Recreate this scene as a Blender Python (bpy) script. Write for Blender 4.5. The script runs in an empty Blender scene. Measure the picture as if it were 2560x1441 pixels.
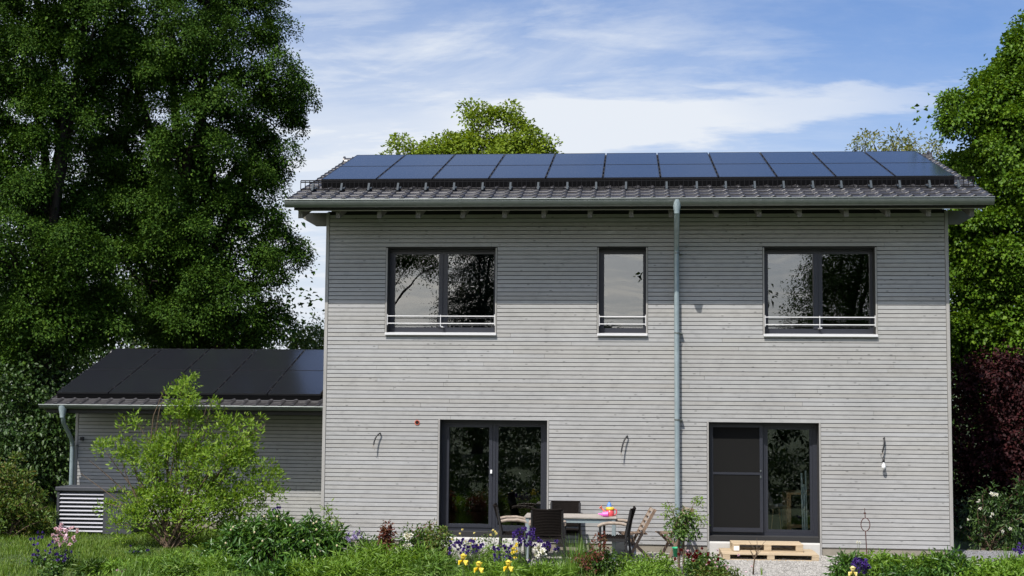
import bpy, math, random
import numpy as np
from mathutils import Vector, Matrix
R = math.radians
random.seed(7); rng = np.random.default_rng(7)
scene = bpy.context.scene; col = scene.collection

# ---------------------------------------------------------------- camera
CAMP = np.array([5.5746, -24.7446, 2.6970]); YAW, PITCH, ROLL, FPX = -0.08606, 0.0808, 0.00828, 3435.2
PW, PH = 2560, 1441
_fw = np.array([math.sin(YAW)*math.cos(PITCH), math.cos(YAW)*math.cos(PITCH), math.sin(PITCH)])
_r0 = np.array([math.cos(YAW), -math.sin(YAW), 0.0]); _u0 = np.cross(_r0, _fw)
_r = math.cos(ROLL)*_r0 + math.sin(ROLL)*_u0; _u = -math.sin(ROLL)*_r0 + math.cos(ROLL)*_u0
cd = bpy.data.cameras.new('camera'); cam = bpy.data.objects.new('camera', cd); col.objects.link(cam)
cam.matrix_world = Matrix(((_r[0], _u[0], -_fw[0], CAMP[0]), (_r[1], _u[1], -_fw[1], CAMP[1]), (_r[2], _u[2], -_fw[2], CAMP[2]), (0, 0, 0, 1)))
cd.sensor_width = 36; cd.lens = 36*FPX/PW; cd.clip_end = 3000; cd.clip_start = 0.1
scene.camera = cam
def P(px, py, Y):
    """the point of the vertical plane y = Y seen at photo pixel px, py"""
    d = _fw + _r*(px-PW/2)/FPX - _u*(py-PH/2)/FPX
    return CAMP + d*((Y-CAMP[1])/d[1])
def SC(Y): return FPX/(Y-CAMP[1])       # photo pixels per metre at depth Y

# ---------------------------------------------------------------- sky, sun, exposure
SUN_EL, SUN_AZ = R(53.5), R(21.5)        # azimuth: from behind the camera, to its left
to_sun = Vector((-math.sin(SUN_AZ)*math.cos(SUN_EL), -math.cos(SUN_AZ)*math.cos(SUN_EL), math.sin(SUN_EL)))
SKY_STRENGTH = 0.078; SUN_STRENGTH = 3.55; EXPOSURE = 0.70
world = bpy.data.worlds.new('World'); scene.world = world; world.use_nodes = True
wt = world.node_tree; wt.nodes.clear()
class NT:
    def __init__(s, t): s.t = t
    def n(s, kind, **k):
        x = s.t.nodes.new(kind)
        for a, v in k.items():
            if a.startswith('i_'):
                key = a[2:]; key = int(key) if key.isdigit() else key.replace('_', ' ')
                x.inputs[key].default_value = v
            else: setattr(x, a, v)
        return x
    def l(s, a, b): s.t.links.new(a, b)
    def math(s, op, a, b=None, clamp=False):
        x = s.t.nodes.new('ShaderNodeMath'); x.operation = op; x.use_clamp = clamp
        for i, v in enumerate((a, b)):
            if v is None: continue
            if isinstance(v, (int, float)): x.inputs[i].default_value = v
            else: s.l(v, x.inputs[i])
        return x.outputs[0]
    def ramp(s, fac, stops, interp='LINEAR'):
        x = s.t.nodes.new('ShaderNodeValToRGB'); e = x.color_ramp.elements; x.color_ramp.interpolation = interp
        while len(e) < len(stops): e.new(0.5)
        for i, (p, c) in enumerate(stops):
            e[i].position = p; e[i].color = (c, c, c, 1) if isinstance(c, (int, float)) else (*c, 1)
        if fac is not None: s.l(fac, x.inputs[0])
        return x.outputs[0]
    def mix(s, fac, a, b, mode='MIX'):
        x = s.t.nodes.new('ShaderNodeMix'); x.data_type = 'RGBA'; x.blend_type = mode
        for i, v in ((0, fac), (6, a), (7, b)):
            if isinstance(v, (int, float)): x.inputs[i].default_value = v
            elif isinstance(v, tuple): x.inputs[i].default_value = (*v, 1)
            else: s.l(v, x.inputs[i])
        return x.outputs[2]
w = NT(wt)
sky = w.n('ShaderNodeTexSky', sky_type='NISHITA', sun_disc=False, sun_elevation=SUN_EL, sun_rotation=math.atan2(to_sun.x, to_sun.y), air_density=1.15, dust_density=2.0, ozone_density=2.5, altitude=500)
tc = w.n('ShaderNodeTexCoord'); sx = w.n('ShaderNodeSeparateXYZ'); w.l(tc.outputs['Generated'], sx.inputs[0])
dx, dy, dz = sx.outputs
h = w.math('MAXIMUM', w.math('ADD', dz, 0.12), 0.03)
cx, cy = w.math('DIVIDE', dx, h), w.math('DIVIDE', dy, h)
cb = w.n('ShaderNodeCombineXYZ'); w.l(cx, cb.inputs[0]); w.l(cy, cb.inputs[1])
mp = w.n('ShaderNodeMapping'); mp.inputs['Rotation'].default_value = (0, 0, R(24)); mp.inputs['Scale'].default_value = (0.55, 1.0, 1); w.l(cb.outputs[0], mp.inputs[0])
n1 = w.n('ShaderNodeTexNoise', i_Scale=1.1, i_Detail=11.0, i_Roughness=0.66, i_Distortion=0.6); w.l(mp.outputs[0], n1.inputs['Vector'])
n2 = w.n('ShaderNodeTexNoise', i_Scale=5.5, i_Detail=7.0, i_Roughness=0.6, i_Distortion=0.3); w.l(mp.outputs[0], n2.inputs['Vector'])
wisps = w.math('MULTIPLY', w.ramp(n1.outputs[0], [(0.44, 0.0), (0.76, 1.0)], 'EASE'), 0.52)
fleck = w.math('MULTIPLY', w.ramp(n2.outputs[0], [(0.48, 0.0), (0.74, 1.0)]), 0.42)
# a long bank of fair-weather cloud lying low in the north, thicker to the west
ady = w.math('MAXIMUM', w.math('ABSOLUTE', dy), 0.05)
u_, v_ = w.math('DIVIDE', dx, ady), w.math('DIVIDE', dz, ady)
line = w.math('ADD', w.math('MULTIPLY', u_, 0.083), 0.203)
nb = w.n('ShaderNodeTexNoise', i_Scale=7.0, i_Detail=6.0, i_Roughness=0.6, i_Distortion=0.2); w.l(mp.outputs[0], nb.inputs['Vector'])
off = w.math('ADD', w.math('SUBTRACT', v_, line), w.math('MULTIPLY', w.math('SUBTRACT', nb.outputs[0], 0.5), 0.045))
thick = w.math('MAXIMUM', w.math('SUBTRACT', 0.034, w.math('MULTIPLY', u_, 0.10)), 0.008)
bank = w.math('SUBTRACT', 1.0, w.math('DIVIDE', w.math('ABSOLUTE', off), thick), clamp=True)
bank = w.math('MULTIPLY', w.ramp(bank, [(0.0, 0.0), (0.75, 1.0)], 'EASE'), w.ramp(w.math('ADD', w.math('MULTIPLY', u_, 1.6), 0.6), [(0.0, 0.0), (0.32, 0.25), (0.52, 1.0), (0.8, 0.62), (1.0, 0.3)], 'EASE'))
# whiter towards the western horizon
low = w.ramp(w.math('SUBTRACT', 0.36, w.math('ADD', v_, w.math('MULTIPLY', u_, 0.30))), [(0.0, 0.0), (0.34, 0.9)], 'EASE')
clear = w.ramp(w.math('ADD', w.math('MULTIPLY', u_, 1.0), 0.5), [(0.42, 1.0), (0.82, 0.22)], 'EASE')
dens = w.math('MULTIPLY', w.math('ADD', wisps, fleck), clear)
dens = w.math('MAXIMUM', dens, bank)
dens = w.math('ADD', dens, w.math('MULTIPLY', low, w.math('ADD', 0.5, w.math('MULTIPLY', n2.outputs[0], 0.75))), clamp=True)
# clouds near the sun, out of view, are boosted and warmed to lift wall shade
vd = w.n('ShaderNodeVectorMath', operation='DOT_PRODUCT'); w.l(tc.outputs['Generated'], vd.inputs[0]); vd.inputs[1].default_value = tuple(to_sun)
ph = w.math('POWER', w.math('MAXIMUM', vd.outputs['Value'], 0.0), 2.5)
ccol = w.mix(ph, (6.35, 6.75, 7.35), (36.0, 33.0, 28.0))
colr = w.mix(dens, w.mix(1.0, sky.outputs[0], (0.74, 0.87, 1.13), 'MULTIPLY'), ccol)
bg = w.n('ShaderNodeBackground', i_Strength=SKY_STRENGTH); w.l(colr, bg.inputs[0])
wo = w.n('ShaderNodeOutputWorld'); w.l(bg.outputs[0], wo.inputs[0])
sd = bpy.data.lights.new('sun', 'SUN'); sd.energy = SUN_STRENGTH; sd.angle = R(0.53); sd.color = (1.0, 0.955, 0.9)
so = bpy.data.objects.new('sun', sd); col.objects.link(so); so.rotation_euler = to_sun.to_track_quat('Z', 'Y').to_euler(); so.location = (0, 0, 40)
vs = scene.view_settings; vs.view_transform = 'Standard'; vs.look = 'None'; vs.gamma = 1; vs.exposure = EXPOSURE; vs.use_curve_mapping = False
scene.cycles.max_bounces = 8; scene.cycles.transparent_max_bounces = 12; scene.cycles.diffuse_bounces = 3; scene.cycles.glossy_bounces = 3

# ---------------------------------------------------------------- materials
def material(name, color, rough=0.6, metal=0.0, spec=0.5, var=0.0, objvar=0.0, noise=None, bump=0.0, scale=6.0, stretch=(1, 1, 1)):
    """principled material; noise = second colour mixed in by a noise of the given scale; objvar = value spread per object"""
    m = bpy.data.materials.new(name); m.use_nodes = True; t = NT(m.node_tree)
    b = m.node_tree.nodes['Principled BSDF']; b.inputs['Roughness'].default_value = rough; b.inputs['Metallic'].default_value = metal
    b.inputs['Specular IOR Level'].default_value = spec; b.inputs['Base Color'].default_value = (*color, 1)
    c = None
    g = t.n('ShaderNodeNewGeometry')
    if noise is not None or bump:
        mp = t.n('ShaderNodeMapping'); mp.inputs['Scale'].default_value = stretch; t.l(g.outputs['Position'], mp.inputs[0])
        oi = t.n('ShaderNodeObjectInfo'); cbx = t.n('ShaderNodeCombineXYZ'); t.l(t.math('MULTIPLY', oi.outputs['Random'], 37.0), cbx.inputs[0]); t.l(cbx.outputs[0], mp.inputs['Location'])
        nz = t.n('ShaderNodeTexNoise', i_Scale=scale, i_Detail=6.0, i_Roughness=0.6); t.l(mp.outputs[0], nz.inputs['Vector'])
        if noise is not None:
            c = t.mix(t.ramp(nz.outputs[0], [(0.35, 0.0), (0.68, 1.0)]), color, noise)
        if bump:
            bp = t.n('ShaderNodeBump', i_Strength=bump, i_Distance=0.01); t.l(nz.outputs[0], bp.inputs['Height']); t.l(bp.outputs[0], b.inputs['Normal'])
    if objvar:
        oi = t.n('ShaderNodeObjectInfo'); hs = t.n('ShaderNodeHueSaturation')
        t.l(t.math('ADD', 1-objvar, t.math('MULTIPLY', oi.outputs['Random'], 2*objvar)), hs.inputs['Value'])
        if c is None: hs.inputs['Color'].default_value = (*color, 1)
        else: t.l(c, hs.inputs['Color'])
        c = hs.outputs[0]
    if c is not None: t.l(c, b.inputs['Base Color'])
    return m

def leaf_material(name, ca, cb, cc=None, trans=0.3, rough=0.45, spec=0.35):
    """leaf: per-leaf colour between ca, cb (and cc), part of the light passes through"""
    m = bpy.data.materials.new(name); m.use_nodes = True; t = NT(m.node_tree)
    b = m.node_tree.nodes['Principled BSDF']; out = m.node_tree.nodes['Material Output']
    g = t.n('ShaderNodeNewGeometry')
    stops = [(0.0, ca), (1.0, cb)] if cc is None else [(0.0, ca), (0.6, cb), (1.0, cc)]
    c = t.ramp(g.outputs['Random Per Island'], stops)
    t.l(c, b.inputs['Base Color']); b.inputs['Roughness'].default_value = rough; b.inputs['Specular IOR Level'].default_value = spec
    tr = t.n('ShaderNodeBsdfTranslucent'); t.l(t.mix(1.0, c, (1.25, 1.15, 0.45), 'MULTIPLY'), tr.inputs[0])
    ms = t.n('ShaderNodeMixShader', i_0=trans); t.l(b.outputs[0], ms.inputs[1]); t.l(tr.outputs[0], ms.inputs[2]); t.l(ms.outputs[0], out.inputs[0])
    return m

def cladding_material(name, base):
    """grey-glazed spruce boards: long grain, darker knots, per-board tone"""
    m = bpy.data.materials.new(name); m.use_nodes = True; t = NT(m.node_tree)
    b = m.node_tree.nodes['Principled BSDF']; b.inputs['Roughness'].default_value = 0.62; b.inputs['Specular IOR Level'].default_value = 0.25
    g = t.n('ShaderNodeNewGeometry'); oi = t.n('ShaderNodeObjectInfo')
    cbx = t.n('ShaderNodeCombineXYZ'); t.l(t.math('MULTIPLY', oi.outputs['Random'], 61.0), cbx.inputs[0]); t.l(t.math('MULTIPLY', oi.outputs['Random'], 17.0), cbx.inputs[2])
    def coords(sc):
        mp = t.n('ShaderNodeMapping'); mp.inputs['Scale'].default_value = sc; t.l(g.outputs['Position'], mp.inputs[0]); t.l(cbx.outputs[0], mp.inputs['Location']); return mp.outputs[0]
    gr = t.n('ShaderNodeTexNoise', i_Scale=1.0, i_Detail=5.0, i_Roughness=0.65, i_Distortion=0.6); t.l(coords((2.2, 2.2, 42.0)), gr.inputs['Vector'])
    bl = t.n('ShaderNodeTexNoise', i_Scale=1.0, i_Detail=4.0, i_Roughness=0.55); t.l(coords((5.5, 5.5, 9.0)), bl.inputs['Vector'])
    vo = t.n('ShaderNodeTexVoronoi', i_Scale=1.0); t.l(coords((4.2, 4.2, 10.0)), vo.inputs['Vector'])
    knot = t.ramp(vo.outputs['Distance'], [(0.06, 0.60), (0.15, 1.0)])
    tone = t.math('MULTIPLY', t.ramp(gr.outputs[0], [(0.3, 0.95), (0.7, 1.03)]), t.ramp(bl.outputs[0], [(0.28, 0.84), (0.46, 0.98), (0.6, 1.0), (0.74, 1.09)]))
    we = t.n('ShaderNodeTexNoise', i_Scale=0.8, i_Detail=5.0, i_Roughness=0.6); t.l(g.outputs['Position'], we.inputs['Vector'])
    tone = t.math('MULTIPLY', tone, t.ramp(we.outputs[0], [(0.3, 0.90), (0.7, 1.06)]))
    tone = t.math('MULTIPLY', tone, knot)
    tone = t.math('MULTIPLY', tone, t.math('ADD', 0.965, t.math('MULTIPLY', oi.outputs['Random'], 0.07)))
    hue = t.mix(oi.outputs['Random'], tuple(np.array(base)*np.array((1.015, 1.0, 0.97))), tuple(np.array(base)*np.array((0.99, 1.0, 1.015))))
    cmb = t.n('ShaderNodeCombineColor'); [t.l(tone, cmb.inputs[i]) for i in range(3)]
    t.l(t.mix(1.0, hue, cmb.outputs[0], 'MULTIPLY'), b.inputs['Base Color'])
    bp = t.n('ShaderNodeBump', i_Strength=0.25, i_Distance=0.004); t.l(gr.outputs[0], bp.inputs['Height']); t.l(bp.outputs[0], b.inputs['Normal'])
    return m

def glass_material(name, tint=0.66, refl=0.095):
    m = bpy.data.materials.new(name); m.use_nodes = True; t = NT(m.node_tree); m.node_tree.nodes.remove(m.node_tree.nodes['Principled BSDF'])
    out = m.node_tree.nodes['Material Output']
    tr = t.n('ShaderNodeBsdfTransparent'); tr.inputs[0].default_value = (tint, tint, tint*0.98, 1)
    gl = t.n('ShaderNodeBsdfGlossy'); gl.inputs['Roughness'].default_value = 0.0; gl.inputs['Color'].default_value = (0.93, 0.96, 1, 1)
    g_ = t.n('ShaderNodeNewGeometry'); nz = t.n('ShaderNodeTexNoise', i_Scale=1.6, i_Detail=1.0); t.l(g_.outputs['Position'], nz.inputs['Vector']); bp = t.n('ShaderNodeBump', i_Strength=0.06, i_Distance=0.02); t.l(nz.outputs[0], bp.inputs['Height']); t.l(bp.outputs[0], gl.inputs['Normal'])
    fr = t.n('ShaderNodeFresnel', i_IOR=1.5)
    f = t.math('ADD', fr.outputs[0], refl, clamp=True)
    ms = t.n('ShaderNodeMixShader'); t.l(f, ms.inputs[0]); t.l(tr.outputs[0], ms.inputs[1]); t.l(gl.outputs[0], ms.inputs[2]); t.l(ms.outputs[0], out.inputs[0])
    return m

M = {}
M['clad'] = cladding_material('grey_cladding', (0.352, 0.350, 0.340))
M['trim'] = material('trim_wood', (0.33, 0.32, 0.30), 0.6, noise=(0.27, 0.26, 0.24), scale=5, stretch=(1, 1, 0.3))
M['backing'] = material('wall_membrane', (0.02, 0.02, 0.02), 0.9)
M['concrete'] = material('plinth_concrete', (0.25, 0.225, 0.18), 0.9, noise=(0.20, 0.18, 0.145), scale=3, bump=0.2)
M['white_plinth'] = material('pale_plinth', (0.50, 0.49, 0.455), 0.7, noise=(0.43, 0.42, 0.39), scale=4)
M['anthracite'] = material('anthracite_frame', (0.021, 0.023, 0.031), 0.4)
M['aluminium'] = material('white_sill', (0.6, 0.6, 0.6), 0.4)
M['glass'] = glass_material('window_glass')
M['door_glass'] = glass_material('door_glass', 0.85, 0.045)
M['screen'] = material('screen_mesh', (0.011, 0.011, 0.0105), 0.9, spec=0.1)
M['zinc'] = material('zinc', (0.20, 0.22, 0.21), 0.42, metal=0.7, noise=(0.16, 0.18, 0.17), scale=9)
M['zinc_pipe'] = material('zinc_pipe', (0.33, 0.40, 0.42), 0.45, metal=0.35, noise=(0.24, 0.30, 0.32), scale=7, stretch=(1, 1, 0.5))
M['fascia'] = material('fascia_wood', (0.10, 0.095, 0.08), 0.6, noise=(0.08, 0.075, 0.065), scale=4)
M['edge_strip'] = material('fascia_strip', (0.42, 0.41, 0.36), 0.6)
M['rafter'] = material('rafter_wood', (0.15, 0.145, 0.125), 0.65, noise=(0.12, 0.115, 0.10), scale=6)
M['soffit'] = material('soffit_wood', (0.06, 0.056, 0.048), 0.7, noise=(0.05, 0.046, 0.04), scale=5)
M['tile'] = material('glazed_roof_tile', (0.031, 0.0295, 0.031), 0.36, spec=0.5, objvar=0.28, noise=(0.044, 0.042, 0.043), scale=14)
M['deck'] = material('roof_underlay', (0.03, 0.028, 0.026), 0.8)
M['panel'] = material('solar_cells', (0.014, 0.015, 0.019), 0.15, spec=0.95)
M['panel_frame'] = material('black_panel_frame', (0.012, 0.012, 0.014), 0.4)
M['black_metal'] = material('black_steel', (0.004, 0.004, 0.005), 0.7, spec=0.15)
M['panel_shade'] = material('panel_shade_black', (0.0025, 0.0025, 0.003), 0.8, spec=0.1)  # near-black colour for the shade below the panel edge
M['steel_blue'] = material('bracket_steel', (0.035, 0.046, 0.054), 0.6, spec=0.25)
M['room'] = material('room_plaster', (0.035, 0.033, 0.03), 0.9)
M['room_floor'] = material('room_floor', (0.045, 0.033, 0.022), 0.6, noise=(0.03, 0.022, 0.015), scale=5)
M['hp_case'] = material('heat_pump_grey', (0.045, 0.048, 0.055), 0.5)
M['hp_slat'] = material('heat_pump_slat', (0.42, 0.42, 0.45), 0.4)
M['wicker'] = material('dark_wicker', (0.009, 0.0075, 0.0065), 0.85, spec=0.06, noise=(0.015, 0.012, 0.0105), scale=60)
M['chair_leg'] = material('dark_chair_frame', (0.012, 0.011, 0.011), 0.5)
M['old_wood'] = material('weathered_wood', (0.36, 0.30, 0.24), 0.8, noise=(0.22, 0.17, 0.13), scale=18, stretch=(1, 1, 3), bump=0.3)
M['brown_wood'] = material('weathered_brown_wood', (0.24, 0.165, 0.11), 0.8, noise=(0.12, 0.08, 0.055), scale=16, bump=0.3)
M['table_top'] = material('bleached_table_wood', (0.36, 0.33, 0.285), 0.8, noise=(0.24, 0.215, 0.19), scale=9, stretch=(0.4, 2, 1))
M['table_metal'] = material('table_metal', (0.24, 0.29, 0.30), 0.5, metal=0.2)
M['pallet'] = material('pallet_wood', (0.46, 0.365, 0.24), 0.8, objvar=0.14, noise=(0.36, 0.275, 0.175), scale=7, stretch=(0.5, 3, 3))
M['red'] = material('red_plastic', (0.62, 0.075, 0.085), 0.35)
M['yellow'] = material('yellow_plastic', (0.80, 0.48, 0.04), 0.35)
M['orange'] = material('coral_plastic', (0.75, 0.20, 0.13), 0.35)
M['pink'] = material('pink_plastic', (0.75, 0.14, 0.48), 0.35)
M['blue'] = material('blue_plastic', (0.10, 0.22, 0.50), 0.35)
M['pale_grey'] = material('pale_grey_plastic', (0.45, 0.48, 0.52), 0.45)
M['green_plastic'] = material('green_plastic', (0.02, 0.36, 0.16), 0.4)
M['white'] = material('white_paint', (0.75, 0.75, 0.73), 0.45)
M['rust'] = material('rusty_iron', (0.055, 0.022, 0.018), 0.8, noise=(0.10, 0.03, 0.02), scale=40)
M['cable'] = material('black_cable', (0.012, 0.012, 0.012), 0.5)
M['terracotta'] = material('terracotta', (0.50, 0.10, 0.05), 0.7)
M['hole'] = material('pipe_bore', (0.01, 0.006, 0.005), 0.9)
M['light_wood'] = material('interior_wood', (0.55, 0.36, 0.17), 0.5)
M['bark'] = material('dark_bark', (0.022, 0.018, 0.014), 0.95, spec=0.1, noise=(0.04, 0.033, 0.027), scale=9, stretch=(1, 1, 0.3), bump=0.6)
M['stem_brown'] = material('brown_stem', (0.085, 0.055, 0.032), 0.8, noise=(0.13, 0.09, 0.055), scale=20)
M['stem_green'] = material('green_stem', (0.075, 0.11, 0.035), 0.6)
M['soil'] = material('garden_ground', (0.055, 0.085, 0.022), 0.95, noise=(0.04, 0.055, 0.018), scale=2.5, bump=0.5)
M['gravel'] = material('gravel_bed', (0.26, 0.25, 0.23), 0.9, noise=(0.17, 0.16, 0.145), scale=38, bump=0.8)
def pebble_material(name, a, b):
    m = material(name, a, 0.85); t = NT(m.node_tree); g = t.n('ShaderNodeNewGeometry')
    t.l(t.ramp(g.outputs['Random Per Island'], [(0, b), (1, a)]), m.node_tree.nodes['Principled BSDF'].inputs['Base Color']); return m
M['pebble'] = pebble_material('pale_pebbles', (0.42, 0.40, 0.365), (0.20, 0.19, 0.17))
M['chipping'] = pebble_material('grey_chippings', (0.26, 0.26, 0.27), (0.12, 0.12, 0.125))
M['leaf_left'] = leaf_material('hornbeam_leaf', (0.017, 0.045, 0.004), (0.034, 0.078, 0.007), (0.072, 0.13, 0.013), 0.12, 0.6, 0.1)
M['leaf_right'] = leaf_material('lime_tree_leaf', (0.043, 0.098, 0.005), (0.075, 0.15, 0.008), (0.135, 0.22, 0.018), 0.26, 0.5, 0.2)
M['leaf_mid'] = leaf_material('sunlit_maple_leaf', (0.115, 0.18, 0.011), (0.17, 0.245, 0.016), (0.22, 0.28, 0.026), 0.32, 0.55, 0.2)
M['leaf_far'] = leaf_material('yellowish_leaf', (0.13, 0.14, 0.03), (0.17, 0.17, 0.045), (0.12, 0.17, 0.04), 0.35)
M['leaf_bushy'] = leaf_material('pale_bush_leaf', (0.07, 0.12, 0.022), (0.11, 0.17, 0.03), (0.14, 0.2, 0.05), 0.35)
M['leaf_red'] = leaf_material('copper_leaf', (0.016, 0.005, 0.006), (0.030, 0.008, 0.009), (0.06, 0.016, 0.016), 0.15, 0.6, 0.15)
M['leaf_elder'] = leaf_material('elder_leaf', (0.12, 0.225, 0.02), (0.175, 0.295, 0.028), (0.26, 0.36, 0.055), 0.4, 0.5, 0.25)
M['leaf_peony'] = leaf_material('peony_leaf', (0.032, 0.09, 0.013), (0.06, 0.14, 0.018), (0.11, 0.20, 0.028), 0.22, 0.35, 0.45)
M['leaf_lime'] = leaf_material('fresh_perennial_leaf', (0.10, 0.20, 0.018), (0.15, 0.27, 0.026), (0.21, 0.33, 0.05), 0.35)
M['leaf_strap'] = leaf_material('strap_leaf', (0.085, 0.17, 0.026), (0.125, 0.235, 0.032), (0.19, 0.28, 0.06), 0.3)
M['leaf_rose'] = leaf_material('rose_leaf', (0.035, 0.085, 0.014), (0.07, 0.14, 0.02), (0.12, 0.18, 0.035), 0.25)
M['leaf_rosered'] = leaf_material('young_red_rose_leaf', (0.10, 0.03, 0.02), (0.16, 0.045, 0.03), (0.12, 0.09, 0.03), 0.3)
M['leaf_rhodo'] = leaf_material('rhododendron_leaf', (0.018, 0.045, 0.008), (0.032, 0.07, 0.012), (0.06, 0.10, 0.018), 0.15)
M['leaf_wild'] = leaf_material('wild_shrub_leaf', (0.06, 0.125, 0.016), (0.10, 0.16, 0.026), (0.17, 0.14, 0.04), 0.3)
M['grass'] = leaf_material('grass_blade', (0.075, 0.145, 0.012), (0.115, 0.20, 0.018), (0.19, 0.25, 0.045), 0.35, 0.5, 0.3)
M['conifer'] = leaf_material('dark_needles', (0.012, 0.028, 0.010), (0.02, 0.042, 0.012), None, 0.1)
def petal(name, a, b): return leaf_material(name, a, b, None, 0.2, 0.6, 0.2)
M['purple'] = petal('purple_petal', (0.035, 0.015, 0.13), (0.09, 0.045, 0.25))
M['lilac'] = petal('lilac_petal', (0.32, 0.26, 0.50), (0.5, 0.42, 0.66))
M['pinkp'] = petal('pink_petal', (0.62, 0.38, 0.48), (0.75, 0.58, 0.62))
M['mauve'] = petal('mauve_petal', (0.55, 0.26, 0.50), (0.68, 0.4, 0.62))
M['whitep'] = petal('white_petal', (0.72, 0.71, 0.62), (0.8, 0.79, 0.74))
M['yellowp'] = petal('yellow_petal', (0.78, 0.60, 0.03), (0.82, 0.68, 0.12))
M['paleyellow'] = petal('pale_yellow_petal', (0.78, 0.66, 0.22), (0.8, 0.72, 0.35))
M['redp'] = petal('dark_red_petal', (0.10, 0.010, 0.012), (0.17, 0.016, 0.018))
M['bud'] = material('peony_bud', (0.42, 0.36, 0.20), 0.5)

# ---------------------------------------------------------------- helpers
def tag(o, label=None, cat=None, group=None, kind=None):
    if label: o['label'] = label
    if cat: o['category'] = cat
    if group: o['group'] = group
    if kind: o['kind'] = kind
    return o
def thing(name, label, cat, loc=(0, 0, 0), rz=0.0, group=None):
    o = bpy.data.objects.new(name, None); col.objects.link(o); o.location = loc; o.rotation_euler = (0, 0, rz); o.empty_display_size = 0.2
    return tag(o, label, cat, group)
def link(name, mesh, parent=None, loc=None, kind=None):
    o = bpy.data.objects.new(name, mesh); col.objects.link(o)
    if parent is not None: o.parent = parent
    if loc is not None: o.location = loc
    if kind: o['kind'] = kind
    return o
class MB:
    """collects boxes, tubes and sheets; build() links them as ONE mesh object"""
    def __init__(s): s.v = []; s.f = []; s.sm = []
    def add(s, verts, faces, smooth=False):
        k = len(s.v); s.v += [tuple(map(float, q)) for q in verts]; s.f += [tuple(i+k for i in q) for q in faces]; s.sm += [smooth]*len(faces); return s
    def box(s, x0, x1, y0, y1, z0, z1, bev=0.0):
        if bev:
            b = min(bev, (x1-x0)/2.01, (y1-y0)/2.01, (z1-z0)/2.01)
            vs = []; ix = {}
            for sx in (0, 1):
                for sy in (0, 1):
                    for sz in (0, 1):
                        c = [(x0, x1)[sx], (y0, y1)[sy], (z0, z1)[sz]]; d = [(b, -b)[sx], (b, -b)[sy], (b, -b)[sz]]
                        for a in range(3):
                            q = [c[i]+(d[i] if i != a else 0) for i in range(3)]; ix[(sx, sy, sz, a)] = len(vs); vs.append(q)
            fs = []
            for a in range(3):
                o1, o2 = [i for i in range(3) if i != a]
                for sgn in (0, 1):
                    cyc = [(0, 0), (1, 0), (1, 1), (0, 1)]
                    q = []
                    for p1, p2 in cyc:
                        k = [0, 0, 0]; k[a] = sgn; k[o1] = p1; k[o2] = p2; q.append(ix[(*k, a)])
                    fs.append(q if (sgn == 1) == (a != 1) else q[::-1])
                for p1 in (0, 1):
                    for p2 in (0, 1):
                        k0 = [0, 0, 0]; k1 = [0, 0, 0]; k0[o1] = k1[o1] = p1; k0[o2] = k1[o2] = p2; k1[a] = 1
                        fs.append([ix[(*k0, o1)], ix[(*k1, o1)], ix[(*k1, o2)], ix[(*k0, o2)]])
            for sx in (0, 1):
                for sy in (0, 1):
                    for sz in (0, 1): fs.append([ix[(sx, sy, sz, a)] for a in range(3)])
            return s.add(vs, fs)
        return s.add([(x0, y0, z0), (x1, y0, z0), (x1, y1, z0), (x0, y1, z0), (x0, y0, z1), (x1, y0, z1), (x1, y1, z1), (x0, y1, z1)],
                     [(0, 3, 2, 1), (4, 5, 6, 7), (0, 1, 5, 4), (1, 2, 6, 5), (2, 3, 7, 6), (3, 0, 4, 7)])
    def bar(s, a, b, wx, wz, up=(0, 0, 1)):
        """rectangular bar from a to b"""
        a, b = Vector(a), Vector(b); d = (b-a).normalized(); up = Vector(up); side = d.cross(up)
        if side.length < 1e-4: side = d.cross(Vector((1, 0, 0)))
        side.normalize(); u = side.cross(d).normalized(); vs = []
        for p in (a, b):
            for q, r in ((-1, -1), (1, -1), (1, 1), (-1, 1)): vs.append(p+side*q*wx/2+u*r*wz/2)
        return s.add(vs, [(0, 1, 2, 3), (7, 6, 5, 4), (0, 4, 5, 1), (1, 5, 6, 2), (2, 6, 7, 3), (3, 7, 4, 0)])
    def tube(s, pts, rad, n=8, cap=True):
        pts = [Vector(p) for p in pts]; rad = [rad]*len(pts) if isinstance(rad, (int, float)) else rad
        vs, fs = [], []; ref = None
        for i, p in enumerate(pts):
            d = (pts[min(i+1, len(pts)-1)]-pts[max(i-1, 0)]).normalized()
            if ref is None: ref = Vector((0, 0, 1)) if abs(d.z) < 0.9 else Vector((1, 0, 0))
            a = d.cross(ref).normalized(); b = d.cross(a).normalized(); ref = a.cross(d)
            for k in range(n):
                t = 2*math.pi*k/n; vs.append(p+(a*math.cos(t)+b*math.sin(t))*rad[i])
        for i in range(len(pts)-1):
            for k in range(n): fs.append((i*n+k, i*n+(k+1) % n, (i+1)*n+(k+1) % n, (i+1)*n+k))
        s.add(vs, fs, True)
        if cap: s.add(vs[:n], [tuple(range(n))]); s.add(vs[-n:], [tuple(reversed(range(n)))])
        return s
    def lathe(s, prof, c, n=12):
        vs, fs = [], []
        for r, z in prof:
            for k in range(n): t = 2*math.pi*k/n; vs.append((c[0]+r*math.cos(t), c[1]+r*math.sin(t), c[2]+z))
        for i in range(len(prof)-1):
            for k in range(n): fs.append((i*n+k, i*n+(k+1) % n, (i+1)*n+(k+1) % n, (i+1)*n+k))
        return s.add(vs, fs, True)
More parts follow.
